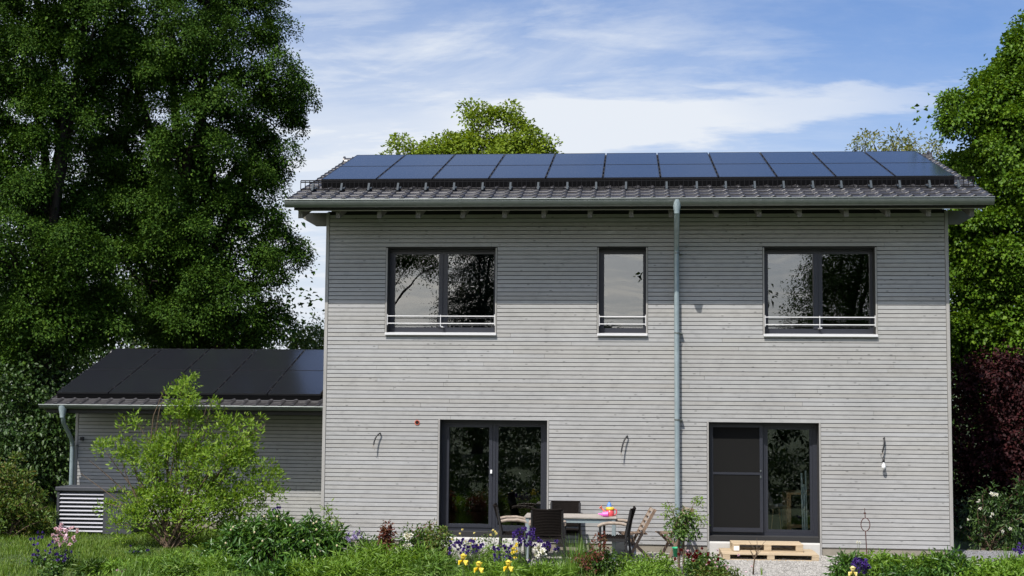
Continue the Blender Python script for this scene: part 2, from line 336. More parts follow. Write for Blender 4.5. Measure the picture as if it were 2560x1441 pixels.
    def extrude_x(s, prof, x0, x1, closed=True, smooth=False):
        """profile of (y, z) points swept along x"""
        n = len(prof); vs = [(x0, y, z) for y, z in prof]+[(x1, y, z) for y, z in prof]
        fs = [(i, (i+1) % n, n+(i+1) % n, n+i) for i in range(n if closed else n-1)]
        s.add(vs, fs, smooth)
        if closed: s.add(vs[:n], [tuple(reversed(range(n)))]); s.add(vs[n:], [tuple(range(n))])
        return s
    def xform(s, mat, start=0):
        for i in range(start, len(s.v)): s.v[i] = tuple(mat @ Vector(s.v[i]))
        return s
    def mesh(s, name, mat):
        m = bpy.data.meshes.new(name); m.from_pydata(s.v, [], s.f); m.materials.append(mat)
        m.polygons.foreach_set('use_smooth', s.sm); m.update(); return m
    def build(s, name, mat, parent=None, loc=None, kind=None): return link(name, s.mesh(name, mat), parent, loc, kind)

def np_mesh(name, verts, faces, mat):
    m = bpy.data.meshes.new(name); nv, nf, k = len(verts), len(faces), faces.shape[1]
    m.vertices.add(nv); m.vertices.foreach_set('co', np.ascontiguousarray(verts, dtype=np.float32).ravel())
    m.loops.add(nf*k); m.loops.foreach_set('vertex_index', faces.astype(np.int32).ravel())
    m.polygons.add(nf); m.polygons.foreach_set('loop_start', np.arange(0, nf*k, k, dtype=np.int32)); m.polygons.foreach_set('loop_total', np.full(nf, k, dtype=np.int32))
    m.materials.append(mat); m.update(calc_edges=True); m.validate(); return m
def unit(a): return a/np.maximum(np.linalg.norm(a, axis=-1, keepdims=True), 1e-9)
def leaves(name, pos, direc, nrm, ln, wd, mat, fold=0.25):
    """one mesh of folded leaves: base, tip and two raised sides each"""
    n = len(pos); d = unit(direc); s = unit(np.cross(d, nrm)); u = np.cross(s, d)
    ln = np.broadcast_to(ln, n)[:, None]; wd = np.broadcast_to(wd, n)[:, None]
    v = np.stack([pos, pos+d*ln*0.45+s*wd/2+u*wd*fold, pos+d*ln-u*ln*0.12, pos+d*ln*0.45-s*wd/2+u*wd*fold], 1).reshape(-1, 3)
    b = np.arange(n)*4
    f = np.stack([np.stack([b, b+1, b+2], 1), np.stack([b, b+2, b+3], 1)], 1).reshape(-1, 3)
    return np_mesh(name, v, f, mat)
def clump_leaves(cent, out, per, r, flat, ln, wd, up=0.9, rnd=0.55):
    """leaf arrays round clump centres: flattened sprays that droop outward"""
    n = len(cent)*per; c = np.repeat(cent, per, 0); o = np.repeat(out, per, 0)
    ax = unit(np.array([0, 0, 1.0])+out*0.55+rng.normal(size=out.shape)*0.22); e1 = unit(np.cross(ax, rng.normal(size=out.shape)*0.25+np.cross(out, ax)+1e-6)); e2 = np.cross(ax, e1)
    rr = np.repeat(np.broadcast_to(r, len(cent))*rng.uniform(0.65, 1.35, len(cent)), per)[:, None]; q = np.clip(rng.normal(size=(n, 3)), -1.6, 1.6)*rr
    g = np.repeat(e1, per, 0)*q[:, :1]*1.3+np.repeat(e2, per, 0)*q[:, 1:2]*0.8+np.repeat(ax, per, 0)*q[:, 2:]*flat
    hz = np.linalg.norm(g[:, :2], axis=1); g[:, 2] -= 0.3*hz
    d = unit(g)*0.8+o*0.5+rng.normal(size=(n, 3))*0.55; d[:, 2] -= 0.25
    nm = np.array([0, 0, up])+o*0.35+rng.normal(size=(n, 3))*rnd
    L = ln*rng.uniform(0.7, 1.25, n); return c+g, d, nm, L, L*wd/ln
def crown_points(blobs, n, shell=0.55, jit=0.12):
    """clump centres in the outer shells of a set of ellipsoids (centre, radii)"""
    C = np.array([b[0] for b in blobs]); Rr = np.array([np.broadcast_to(b[1], 3) for b in blobs])
    wgt = (Rr.prod(1))**(2/3); k = rng.choice(len(blobs), n, p=wgt/wgt.sum())
    u = unit(rng.normal(size=(n, 3))); rho = shell+(1-shell)*np.sqrt(rng.random(n))+rng.normal(size=n)*jit
    return C[k]+u*Rr[k]*rho[:, None], unit(u*np.array([1, 1, 0.7]))
def limb(mb, a, b, r0, r1, bend=0.15, seg=4, n=6):
    a, b = np.array(a), np.array(b); L = np.linalg.norm(b-a); o = rng.normal(size=3)*L*bend; pts, rr = [], []
    for i in range(seg+1):
        t = i/seg; pts.append(a+(b-a)*t+o*math.sin(math.pi*t)*0.5+np.array([0, 0, L*0.06*math.sin(math.pi*t)])); rr.append(r0+(r1-r0)*t)
    mb.tube(pts, rr, n, cap=False); return pts
def crown_h(blobs, nb, nt, per, rb, rt, ln, wd, shell=0.5):
    """leaves of a crown built as boughs > tufts > leaves; each tuft faces its own way"""
    C, out = crown_points(blobs, nb, shell, 0.08); c = np.repeat(C, nt, 0); o = np.repeat(out, nt, 0); n = len(c)
    rbv = np.repeat(rb*rng.uniform(0.7, 1.3, nb), nt)[:, None]
    u = unit(rng.normal(size=(n, 3))+o*0.7+np.array([0, 0, 0.35])); tc_ = c+u*rbv*(0.45+0.55*rng.random((n, 1)))*np.array([1, 1, 0.75])
    tn = unit(u*0.9+np.array([0, 0, 0.7])+rng.normal(size=(n, 3))*0.25)
    m = n*per; q = np.clip(rng.normal(size=(m, 3)), -1.7, 1.7); N = np.repeat(tn, per, 0); rr = np.repeat(rt*rng.uniform(0.7, 1.35, n), per)[:, None]
    e1 = unit(np.cross(N, rng.normal(size=(m, 3)))); e2 = np.cross(N, e1)
    off = (e1*q[:, :1]+e2*q[:, 1:2]+N*(q[:, 2:]*0.45-0.12*(q[:, :1]**2+q[:, 1:2]**2)))*rr
    d = unit(off)*0.7+np.repeat(u, per, 0)*0.5+rng.normal(size=(m, 3))*0.35; d[:, 2] -= 0.2
    nm = N*1.0+rng.normal(size=(m, 3))*0.26; L = ln*rng.uniform(0.7, 1.25, m)
    return np.repeat(tc_, per, 0)+off, d, nm, L, L*wd/ln
def tree(name, label, cat, base, blobs, n, per, r, ln, wd, mat, trunk_r, group=None, limbs=14, shell=0.55, flat=0.45, bark='bark', jit=0.12, fork=0.35, hier=None, fill=0):
    t = thing(name, label, cat, base, 0, group); b = np.array(base)
    top = np.mean([np.array(q[0]) for q in blobs], 0); mb = MB(); H = top[2]-b[2]
    spine = [b, b+(top-b)*np.array([0.15, 0.15, fork]), b+(top-b)*np.array([0.6, 0.6, 0.7]), top+np.array([0, 0, H*0.02])]
    mb.tube([p-b for p in spine], [trunk_r*1.25, trunk_r, trunk_r*0.6, trunk_r*0.2], 10, cap=False)
    mb.build('trunk', M[bark], t)
    lm = MB(); order = sorted(blobs, key=lambda q: -np.max(q[1]))
    for q in order[:limbs]:
        c = np.array(q[0]); zz = min(max(b[2]+(c[2]-b[2])*0.55, b[2]+H*fork*0.9), top[2]); f = (zz-b[2])/max(H, 1e-3)
        st = b+(top-b)*np.array([0.6*f, 0.6*f, f])
        pts = limb(lm, st-b, c-b, trunk_r*0.42, trunk_r*0.12, 0.11)
        for _ in range(3):
            u = unit(rng.normal(size=3)); limb(lm, pts[3], c-b+u*np.broadcast_to(q[1], 3)*0.8, trunk_r*0.14, trunk_r*0.03, 0.2, 3, 5)
    lm.build('limb', M[bark], t)
    if hier:
        p, d, nm, L, W_ = crown_h(blobs, *hier, ln, wd, shell)
        if fill:      # inner foliage
            cent, out = crown_points([(c_, np.array(r_)*0.65) for c_, r_ in blobs], fill, 0.0, 0.1)
            p, d, nm, L, W_ = (np.concatenate(z) for z in zip((p, d, nm, L, W_), clump_leaves(cent, out, 40, 0.38, 0.5, ln*1.5, wd*1.5)))
    else:
        cent, out = crown_points(blobs, n, shell, jit); p, d, nm, L, W_ = clump_leaves(cent, out, per, r, flat, ln, wd)
    link('crown', leaves('crown', p-b, d, nm, L, W_, M[mat]), t)
    return t
def blades(name, base, h, w_, lean, mat, segs=3, droop=0.6):
    """curved strap leaves: arrays of base points, heights, widths, lean vectors"""
    n = len(base); t = np.linspace(0, 1, segs+1); side = unit(np.stack([-lean[:, 1], lean[:, 0], np.zeros(n)], 1)+1e-6)
    vs = []
    for k in t:
        c = base+lean*(h*k**1.6)[:, None]; c[:, 2] += h*k*(1-droop*0.35*k*k*np.linalg.norm(lean, axis=1))
        ww = (w_*(1-k**2.2)*0.5+0.0004)[:, None]; vs += [c-side*ww, c+side*ww]
    v = np.stack(vs, 1); m = 2*(segs+1); b = np.arange(n)*m; f = []
    for k in range(segs): f.append(np.stack([b+2*k, b+2*k+1, b+2*k+3, b+2*k+2], 1))
    return np_mesh(name, v.reshape(-1, 3), np.concatenate(f), mat)

# ---------------------------------------------------------------- ground
def sheet(name, pts, z, mat, kind='structure', label=None):
    m = bpy.data.meshes.new(name); m.from_pydata([(x, y, z) for x, y in pts], [], [tuple(range(len(pts)))]); m.materials.append(mat)
    return tag(link(name, m), label, None, None, kind)
sheet('ground', [(-400, -400), (400, -400), (400, 400), (-400, 400)], 0.0, M['soil'])
sheet('gravel_terrace', [(0.4, -3.2), (6.6, -2.6), (7.0, -3.4), (9.2, -3.4), (9.8, -2.3), (11.4, -2.6), (14, -1.6), (14, 1.5), (11.25, 1.5), (11.25, 0.02), (0.2, 0.02)], 0.004, M['gravel'])

# ---------------------------------------------------------------- house
HW = 11.185; ZB = 0.155; ZD0, ZD1 = 0.32, 2.335; ZW0, ZW1 = 3.878, 5.441
PVX, PVY, PVZ, SL = -0.177, 0.22, 6.758, 0.30770; TS, CS, SN = math.tan(SL), math.cos(SL), math.sin(SL)
OPEN = [('w', 1.151, 3.134, ZW0, ZW1), ('w', 5.012, 5.859, ZW0, ZW1), ('w', 7.964, 9.907, ZW0, ZW1), ('d', 2.155, 4.092, ZD0, ZD1), ('d', 6.970, 8.896, ZD0, ZD1)]
house = thing('house', 'two-storey house clad in grey timber boards under a tiled roof with solar panels', 'house')
PITCHB = 0.0748
unit_board = MB().box(0, 1, 0, 0.021, 0, PITCHB-0.0115).mesh('cladding_board', M['clad'])
def segs_at(z0, z1, x0, x1, openings, trim):
    s = [(x0, x1)]
    for _, a, b, c, d in openings:
        if z1 > c+0.01 and z0 < d-0.01:
            s = [q for (p, r) in s for q in ((p, min(r, a-trim)), (max(p, b+trim), r)) if q[1]-q[0] > 0.02]
    return s
def boards(parent, x0, x1, y, z0, z1, openings, joint_p):
    z = z0
    while z < z1-0.01:
        for a, b in segs_at(z+0.01, z+PITCHB-0.012, x0, x1, openings, 0.034):
            cuts = [a]
            if b-a > 3.0:
                k = 2 if b-a > 6 and random.random() < joint_p else 1
                for i in range(k): cuts.append(a+(b-a)*((i+0.5+random.uniform(-0.35, 0.35))/k))
            cuts.append(b); cuts.sort()
            for p, q in zip(cuts, cuts[1:]):
                o = link('cladding_board', unit_board, parent, (p+0.002, y+random.uniform(-0.0015, 0.0015), z)); o.scale = (q-p-0.004, 1, 1)
        z += PITCHB
fw = MB(); zb = [0.0, ZD0, ZD1, ZW0, ZW1, 6.12]
for a, b in zip(zb, zb[1:]):
    for p, q in segs_at(a, b, 0.02, HW-0.02, OPEN, 0.0): fw.box(p, q, 0.03, 0.38, a, b)
front_wall = fw.build('front_wall', M['backing'], house)
boards(front_wall, 0.062, HW-0.062, 0.0, ZB, 6.06, [(k, a, b, -1 if k == 'd' else c, d) for k, a, b, c, d in OPEN], 0.55)
for xa, xb in ((0.0, 0.058), (HW-0.058, HW)):
    MB().box(xa, xb, -0.012, 0.05, ZB-0.01, 6.1, 0.003).build('corner_board', M['trim'], house)
MB().box(0.05, HW-0.05, 0.022, 0.39, -0.3, ZB-0.004).build('plinth', M['concrete'], house)
def ZT(y): return PVZ-0.165/CS+(y-PVY)*TS      # tile plane
RY = 3.78; RZ = ZT(RY); EY = -1.0              # ridge and eave
for x0, x1 in ((0.0, 0.3), (HW-0.3, HW)):
    pr = [(0.31, 0.0), (0.31, ZT(0.31)-0.25), (RY, RZ-0.25), (7.4, ZT(2*RY-7.4)-0.25), (7.4, 0.0)]
    MB().extrude_x(pr, x0+0.02, x1-0.02).build('gable_wall', M['trim'], house)
MB().box(0.3, HW-0.3, 7.1, 7.4, 0, ZT(2*RY-7.4)-0.25).build('rear_wall', M['trim'], house)
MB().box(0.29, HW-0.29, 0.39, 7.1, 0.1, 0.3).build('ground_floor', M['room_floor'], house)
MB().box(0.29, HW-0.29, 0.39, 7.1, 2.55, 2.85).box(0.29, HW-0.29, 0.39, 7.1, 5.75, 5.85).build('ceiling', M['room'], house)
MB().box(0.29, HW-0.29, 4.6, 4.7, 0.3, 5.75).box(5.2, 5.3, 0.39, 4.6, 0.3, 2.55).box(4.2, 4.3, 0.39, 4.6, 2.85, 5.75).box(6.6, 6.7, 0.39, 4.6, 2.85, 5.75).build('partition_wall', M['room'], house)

def sash(mb, x0, x1, z0, z1, y0, y1, wdt, bot=None):
    b = bot or wdt
    mb.box(x0, x0+wdt, y0, y1, z0, z1).box(x1-wdt, x1, y0, y1, z0, z1).box(x0+wdt, x1-wdt, y0+0.001, y1, z1-wdt, z1).box(x0+wdt, x1-wdt, y0+0.001, y1, z0, z0+b)
def window(x0, x1, z0, z1, split, label):
    """frame of two lights, panes, sill, trims and guard rail"""
    D = 0.17
    w_ = MB().box(x0, x0+0.09, 0.10+D, 0.19+D, z0+0.01, z1).box(x1-0.05, x1, 0.10+D, 0.19+D, z0+0.01, z1).box(x0+0.09, x1-0.05, 0.101+D, 0.19+D, z1-0.085, z1).box(x0+0.09, x1-0.05, 0.101+D, 0.19+D, z0+0.01, z0+0.125)
    w_.box(x0+0.01, x1-0.01, 0.05+D, 0.1+D, z1-0.03, z1)
    if split: w_.box(split-0.085, split-0.012, 0.085+D, 0.19+D, z0+0.125, z1-0.085).box(split-0.012, split+0.02, 0.105+D, 0.19+D, z0+0.125, z1-0.085).box(split+0.02, split+0.075, 0.097+D, 0.19+D, z0+0.125, z1-0.085)
    f = w_.build('window', M['anthracite'], house); f['label'] = label
    for a, b in ([(x0+0.09, split-0.085), (split+0.075, x1-0.05)] if split else [(x0+0.09, x1-0.05)]):
        MB().box(a-0.004, b+0.004, 0.14+D, 0.146+D, z0+0.121, z1-0.081).build('pane', M['glass'], f)
    MB().extrude_x([(-0.055, z0-0.03), (-0.055, z0+0.012), (0.1+D, z0+0.035), (0.1+D, z0-0.0), (-0.045, z0-0.014), (-0.045, z0-0.03)], x0-0.025, x1+0.025).build('sill', M['aluminium'], f)
    for a, b in ((x0-0.028, x0-0.002), (x1+0.002, x1+0.028)): MB().box(a, b, -0.010, 0.1, z0, z1).build('side_trim', M['trim'], f)
    g = MB()
    for zz in (z0+0.315, z0+0.182): g.tube([(x0+0.004, 0.012, zz), (x1-0.004, 0.012, zz)], 0.0095, 8)
    if split: g.box(split-0.018, split-0.006, 0.004, 0.02, z0+0.13, z0+0.34).box(split-0.012, split+0.03, 0.02, 0.1+D, z0+0.118, z0+0.135)
    for xx in (x0+0.003, x1-0.015): g.box(xx, xx+0.012, 0.0, 0.03, z0+0.15, z0+0.35)
    g.build('guard_rail', M['aluminium'], f)
window(*OPEN[0][1:], P(1109, 700, 0.28)[0], 'wide upper window at the left with a guard rail')
window(*OPEN[1][1:], None, 'narrow single-pane upper window beside the downpipe')
window(*OPEN[2][1:], P(2045, 700, 0.28)[0], 'wide upper window at the right mirroring a dark tree')

def door(i, split, label, screen):
    _, x0, x1, z0, z1 = OPEN[i]; D = 0.17
    d = MB().box(x0, x0+0.075, 0.10+D, 0.2+D, z0, z1).box(x1-0.08, x1, 0.10+D, 0.2+D, z0, z1).box(x0+0.075, x1-0.08, 0.101+D, 0.2+D, z1-0.09, z1)
    d.box(x0+0.075, x1-0.08, 0.101+D, 0.2+D, z0, z0+0.055).box(split-0.035, split+0.02, 0.10+D, 0.2+D, z0+0.055, z1-0.09).box(x0+0.01, x1-0.01, 0.04+D, 0.1+D, z1-0.035, z1)
    f = d.build('terrace_door', M['anthracite'], house); f['label'] = label
    lf = MB(); sash(lf, x0+0.077, split-0.037, z0+0.057, z1-0.092, 0.085+D, 0.19+D, 0.06); lf.build('door_leaf', M['anthracite'], f)
    rt = MB(); sash(rt, split+0.022, x1-0.082, z0+0.057, z1-0.092, 0.115+D, 0.19+D, 0.045); rt.build('door_leaf', M['anthracite'], f)
    MB().box(x0+0.133, split-0.093, 0.14+D, 0.146+D, z0+0.113, z1-0.148).build('pane', M['door_glass'], f)
    MB().box(split+0.063, x1-0.123, 0.142+D, 0.148+D, z0+0.098, z1-0.133).build('pane', M['door_glass'], f)
    MB().box(split if screen else x0+0.01, x1-0.01, 0.135, 0.1+D-0.002, z0-0.03, z0-0.002, 0.004).build('threshold', M['aluminium'], f)
    for a, b_ in ((x0-0.03, x0-0.003), (x1+0.003, x1+0.03)): MB().box(a, b_, -0.010, 0.1, ZB-0.14, z1).build('side_trim', M['trim'], f)
    b = MB().box(x0, x1, 0.16, 0.1+D, z0-0.085, z0-0.014); b.build('lower_rail', M['anthracite'], f)
    MB().extrude_x([(0.005, 0.0), (0.005, z0-0.125), (0.02, z0-0.095), (0.1+D, z0-0.088), (0.1+D, 0.0)], x0, x1).build('door_plinth', M['white_plinth'], f)
    return f, x0, x1, z0, z1
f, x0, x1, z0, z1 = door(3, P(1236, 1180, 0.29)[0], 'left terrace door behind the garden table', False)
hp_ = P(1228, 1180, 0.24); MB().box(hp_[0]-0.018, hp_[0]+0.018, 0.225, 0.256, hp_[2]-0.035, hp_[2]+0.035, 0.006).build('handle', M['white'], f)
f, x0, x1, z0, z1 = door(4, P(1910, 1180, 0.29)[0], 'right terrace door with an insect screen on its left leaf', True)
sx1 = P(1907, 1180, 0.21)[0]; zc = P(1840, 1184, 0.21)[2]
s_ = MB(); sash(s_, x0+0.03, sx1, z0+0.06, z1-0.05, 0.195, 0.22, 0.055, 0.075); s_.box(x0+0.085, sx1-0.055, 0.196, 0.219, zc-0.02, zc+0.02)
sc = s_.build('insect_screen', M['anthracite'], f)
MB().box(x0+0.08, sx1-0.05, 0.206, 0.208, z0+0.12, z1-0.1).build('screen_mesh', M['screen'], sc)
MB().box(sx1-0.05, sx1-0.03, 0.177, 0.195, zc+0.035, zc+0.065).box(sx1-0.05, sx1-0.03, 0.177, 0.195, zc-0.075, zc-0.035).build('latch', M['zinc'], sc)

# roof
XL, XR = -0.47, 11.70
rf = MB().extrude_x([(EY+0.03, ZT(EY+0.03)-0.05), (RY, RZ-0.05), (2*RY-EY, ZT(EY)-0.05), (2*RY-EY, ZT(EY)-0.2), (RY, RZ-0.2), (EY+0.03, ZT(EY+0.03)-0.2)], XL+0.1, XR-0.1)
roof = rf.build('roof', M['deck'], house)
def tile_mesh(name, wd=0.257, ln=0.372, th=0.022):
    prof = [(-0.006, 0.0), (0.012, -0.008), (0.07, -0.010), (0.165, -0.007), (0.20, 0.008), (0.225, 0.018), (0.25, 0.013), (0.262, 0.002)]
    vs, fs = [], []; n = len(prof)
    for k, (s_, dz_) in enumerate(((0.0, 0.012), (0.007, 0.0225), (0.022, 0.024), (ln, 0.0))):
        for x, z in prof: vs.append((x*wd/0.257, s_*CS-(z+dz_)*SN, s_*SN+(z+dz_)*CS))
    for x, z in prof: vs.append((x*wd/0.257, 0.004*CS-(z+0.012-th)*SN, 0.004*SN+(z+0.012-th)*CS))
    for k in range(3):
        for i in range(n-1): fs.append((k*n+i, k*n+i+1, (k+1)*n+i+1, (k+1)*n+i))
    for i in range(n-1): fs.append((4*n+i, 4*n+i+1, i+1, i))
    mb = MB().add(vs, fs); return mb.mesh(name, M['tile'])
def verge_mesh(name, side):
    m = MB(); w_ = 0.012
    m.add([(0, 0, 0.035), (0, 0.375*CS, 0.375*SN+0.01), (0, 0.375*CS, 0.375*SN-0.14), (0, 0, -0.115), (w_*side, 0, 0.035), (w_*side, 0.375*CS, 0.375*SN+0.01), (w_*side, 0.375*CS, 0.375*SN-0.14), (w_*side, 0, -0.115)],
          [(0, 1, 2, 3), (7, 6, 5, 4), (0, 4, 5, 1), (1, 5, 6, 2), (2, 6, 7, 3), (3, 7, 4, 0)])
    return m.mesh(name, M['tile'])
tile = tile_mesh('roof_tile'); vergeL = verge_mesh('verge_tile', -1); vergeR = verge_mesh('verge_tile', 1)
def tile_roof(roof_o, xl, xr, ey, nrows, full_rows, zt, left_cols=2, right_cols=2, wd=0.257, verge=(True, True)):
    n = int(round((xr-xl)/wd)); wd_ = (xr-xl)/n; sx_ = wd_/0.257; ov = []
    for k in range(nrows):
        y = ey+k*0.335*CS
        for i in range(n):
            if k >= full_rows and not (i < left_cols or i >= n-right_cols): continue
            o = link('roof_tile', tile, roof_o, (xl+i*wd_, y+random.uniform(-.004, .004), zt(y)+random.uniform(-0.002, 0.003))); o.scale = (sx_, 1, 1)
        if verge[0]: link('verge_tile', vergeL, roof_o, (xl, y, zt(y)))
        if verge[1]: link('verge_tile', vergeR, roof_o, (xr, y, zt(y)))
tile_roof(roof, XL, XR, EY, 15, 5, ZT)
rm = MB(); pr = [(RY+0.125*math.cos(a), RZ-0.03+0.10*math.sin(a)) for a in np.linspace(math.pi*1.0, 0, 9)]
rm.extrude_x([(y, z) for y, z in pr], 0, 0.355, closed=False, smooth=True)
rm.extrude_x([(RY+0.14*math.cos(a), RZ-0.03+0.125*math.sin(a)) for a in np.linspace(math.pi, 0, 9)], 0.355, 0.395, closed=False, smooth=True)
rm.box(0.345, 0.395, RY-0.035, RY+0.035, RZ+0.08, RZ+0.125)
ridge_tile = rm.mesh('ridge_tile', M['tile'])
nr = 32
for i in range(nr): link('ridge_tile', ridge_tile, roof, (XL+i*(XR-XL-0.02)/nr, 0, random.uniform(0, 0.003))).scale = ((XR-XL-0.02)/nr/0.38, 1, 1)
for xx, q in ((XL-0.03, 0.03), (XR-0.0, 0.03)):
    MB().tube([(xx, RY, RZ-0.02), (xx+q, RY, RZ-0.02)], 0.125, 14).build('ridge_end', M['tile'], roof)

# solar panels: frame > pane
def panel_meshes(wd, ln):
    g = 0.012; fr = MB(); t = 0.035
    def slab(x0, x1, s0, s1, h0, h1):
        vs = [(x, s*CS-hh*SN, s*SN+hh*CS) for hh in (h0, h1) for x, s in ((x0, s0), (x1, s0), (x1, s1), (x0, s1))]
        return vs, [(0, 3, 2, 1), (4, 5, 6, 7), (0, 1, 5, 4), (1, 2, 6, 5), (2, 3, 7, 6), (3, 0, 4, 7)]
    fr.add(*slab(g, wd-g, 0.004, 0.016, -t, 0)).add(*slab(g, wd-g, ln-0.016, ln-0.004, -t, 0)).add(*slab(g, g+0.012, 0.016, ln-0.016, -t, 0)).add(*slab(wd-g-0.012, wd-g, 0.016, ln-0.016, -t, 0))
    pn = MB().add(*slab(g+0.012, wd-g-0.012, 0.016, ln-0.016, -0.012, -0.003))
    return fr.mesh('solar_panel', M['panel_frame']), pn.mesh('panel_glass', M['panel'])
def panels(parent, x0, y0, z0, wd, ln, nx, last=None):
    a, b = panel_meshes(wd, ln)
    for j in range(2):
        for i in range(nx):
            o = link('solar_panel', a, parent, (x0+i*wd, y0+j*ln*CS, z0+j*ln*SN)); link('panel_glass', b, o)
    cl = MB()
    for j in range(2):
        for i in range(nx+1):
            for q in (0.22, 0.5, 0.78):
                s = (j+q)*ln; cl.box(x0+i*wd-0.016, x0+i*wd+0.016, y0+s*CS-0.025, y0+s*CS+0.025, z0+s*SN-0.03, z0+s*SN+0.004)
    for q in (0.25, 0.78, 1.25, 1.78):
        s = q*ln; cl.bar((x0+0.02, y0+s*CS+0.06*SN, z0+s*SN-0.06*CS), (x0+nx*wd-0.02, y0+s*CS+0.06*SN, z0+s*SN-0.06*CS), 0.04, 0.04)
    cl.build('mounting_rail', M['panel_frame'], parent)
    MB().add([(x0+0.01, y0+0.02, z0-0.03), (x0+nx*wd-0.01, y0+0.02, z0-0.03), (x0+nx*wd-0.01, y0+0.05, z0-0.16), (x0+0.01, y0+0.05, z0-0.16), (x0+0.01, y0+0.03, z0-0.03), (x0+nx*wd-0.01, y0+0.03, z0-0.03), (x0+nx*wd-0.01, y0+0.06, z0-0.16), (x0+0.01, y0+0.06, z0-0.16)], [(0, 3, 2, 1), (4, 5, 6, 7), (0, 1, 5, 4), (2, 3, 7, 6)]).build('shade_strip', M['panel_shade'], parent)  # dark strip added to stand in for the shade beneath the panels
panels(house, PVX, PVY, PVZ, 1.05, 1.73, 11)

# snow guard
ys = -0.2; gx0, gx1 = P(752, 460, ys)[0], P(2437, 448, ys)[0]; gz0 = ZT(ys)+0.045; gz1 = gz0+0.165
g = MB()
for zz in (gz0, gz1-0.03, gz1): g.bar((gx0, ys, zz), (gx1, ys, zz), 0.018, 0.018)
xx = gx0
while xx <= gx1: g.bar((xx, ys, gz0), (xx, ys, gz1), 0.012, 0.012); xx += 0.083
sg = g.build('snow_guard', M['black_metal'], house)
brk = MB().bar((0, -0.17, ZT(ys-0.17)+0.03), (0, ys+0.20, ZT(ys)+0.17), 0.032, 0.022).build
bm_ = MB(); bm_.bar((0, ys-0.11, ZT(ys-0.11)+0.045), (0, ys-0.02, ZT(ys)+0.155), 0.036, 0.012).bar((0, ys-0.11, ZT(ys-0.11)+0.042), (0, ys+0.25, ZT(ys+0.25)+0.042), 0.036, 0.01)
bmesh_ = bm_.mesh('bracket', M['steel_blue'])
for x in [-0.211, 0.323, 0.826, 1.363, 1.875, 2.392, 2.913, 3.418, 3.92, 4.446, 4.963, 5.498, 6.222, 6.758, 7.27, 7.78, 8.288, 8.8, 9.295, 9.809, 10.307, 10.822, 11.315]:
    link('bracket', bmesh_, sg, (x, 0, 0))
# gutter
GY, GZ = -1.085, 6.165
def gutter(parent, x0, x1, gy, gz, rx, rz, nbr, off):
    pr = [(gy+rx*math.cos(a), gz-rz*math.sin(a)) for a in np.linspace(0, math.pi, 13)]
    gm = MB().extrude_x(pr+[(y*0.97+gy*0.03, z+0.004) for y, z in pr[::-1]], x0, x1, True, False)
    gm.add([(x0+e, y, z) for e in (0.0,) for y, z in pr], [tuple(range(len(pr)))]).add([(x1, y, z) for y, z in pr], [tuple(range(len(pr)))])
    gm.tube([(x0, gy-rx-0.004, gz+0.002), (x1, gy-rx-0.004, gz+0.002)], 0.011, 8)
    go = gm.build('gutter', M['zinc'], parent)
    st = MB().extrude_x([(gy+(rx+0.004)*math.cos(a), gz-(rz+0.004)*math.sin(a)) for a in np.linspace(0.2, math.pi, 9)]+[(gy+(rx+0.001)*math.cos(a), gz-(rz+0.001)*math.sin(a)) for a in np.linspace(math.pi, 0.2, 9)], 0, 0.03)
    stm = st.mesh('gutter_strap', M['zinc'])
    for x in nbr: link('gutter_strap', stm, go, (x+off, 0, 0))
    return go
RAFT = [-0.295, 0.387, 1.13, 1.826, 2.625, 3.364, 4.056, 4.871, 5.591, 6.286, 7.068, 7.804, 8.495, 9.291, 9.995, 10.682, 11.406]
gutter(house, -0.50, 11.70, GY, GZ, 0.078, 0.125, RAFT, -0.02)
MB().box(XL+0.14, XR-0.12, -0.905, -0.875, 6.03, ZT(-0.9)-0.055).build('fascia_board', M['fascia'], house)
MB().box(XL+0.15, XR-0.13, -0.92, -0.86, 6.008, 6.028).build('drip_edge', M['edge_strip'], house)
def raf(x):
    zt_ = lambda y: ZT(y)-0.205
    return MB().extrude_x([(-0.80, zt_(-0.80)), (0.3, zt_(0.3)), (0.3, zt_(0.3)-0.16), (-0.80, zt_(-0.80)-0.17)], x-0.04, x+0.04)
rmesh = raf(0).mesh('rafter', M['rafter'])
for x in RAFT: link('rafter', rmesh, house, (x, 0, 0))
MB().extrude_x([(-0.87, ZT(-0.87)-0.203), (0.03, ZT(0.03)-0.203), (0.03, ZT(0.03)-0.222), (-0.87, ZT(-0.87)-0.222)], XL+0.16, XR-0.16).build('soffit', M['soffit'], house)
pz0, pz1 = P(785, 565, 0.06)[2], P(811, 533, 0.06)[2]
for sgn, xa in ((-1, 0.0), (1, HW)):
    pu = MB(); pr = [(xa, pz0), (xa+sgn*0.22, pz0), (xa+sgn*0.45, pz0+0.13), (xa+sgn*0.45, pz1), (xa, pz1)]
    vs = [(x, y, z) for y in (0.02, 0.16) for x, z in pr]; pu.add(vs, [(0, 1, 2, 3, 4), (9, 8, 7, 6, 5)]+[(i, (i+1) % 5, 5+(i+1) % 5, 5+i) for i in range(5)]); pu.build('purlin', M['rafter'], house)
def downpipe(parent, fx, fy, fz, pts, r, clips):
    d = MB(); d.tube(pts, r, 14, cap=False); dp = d.build('downpipe', M['zinc_pipe'], parent)
    MB().lathe([(0.085, 0.0), (0.083, -0.06), (0.052, -0.19), (0.05, -0.24)], (fx, fy, fz), 14).build('funnel', M['zinc_pipe'], dp)
    for z in clips:
        x, y = pts[-1][0], pts[-1][1]; c = MB(); c.lathe([(r+0.007, -0.014), (r+0.009, 0), (r+0.007, 0.014)], (x, y, z), 14); c.box(x+r, x+r+0.045, y-0.004, y+0.12, z-0.012, z+0.012).build('pipe_clip', M['zinc'], dp)
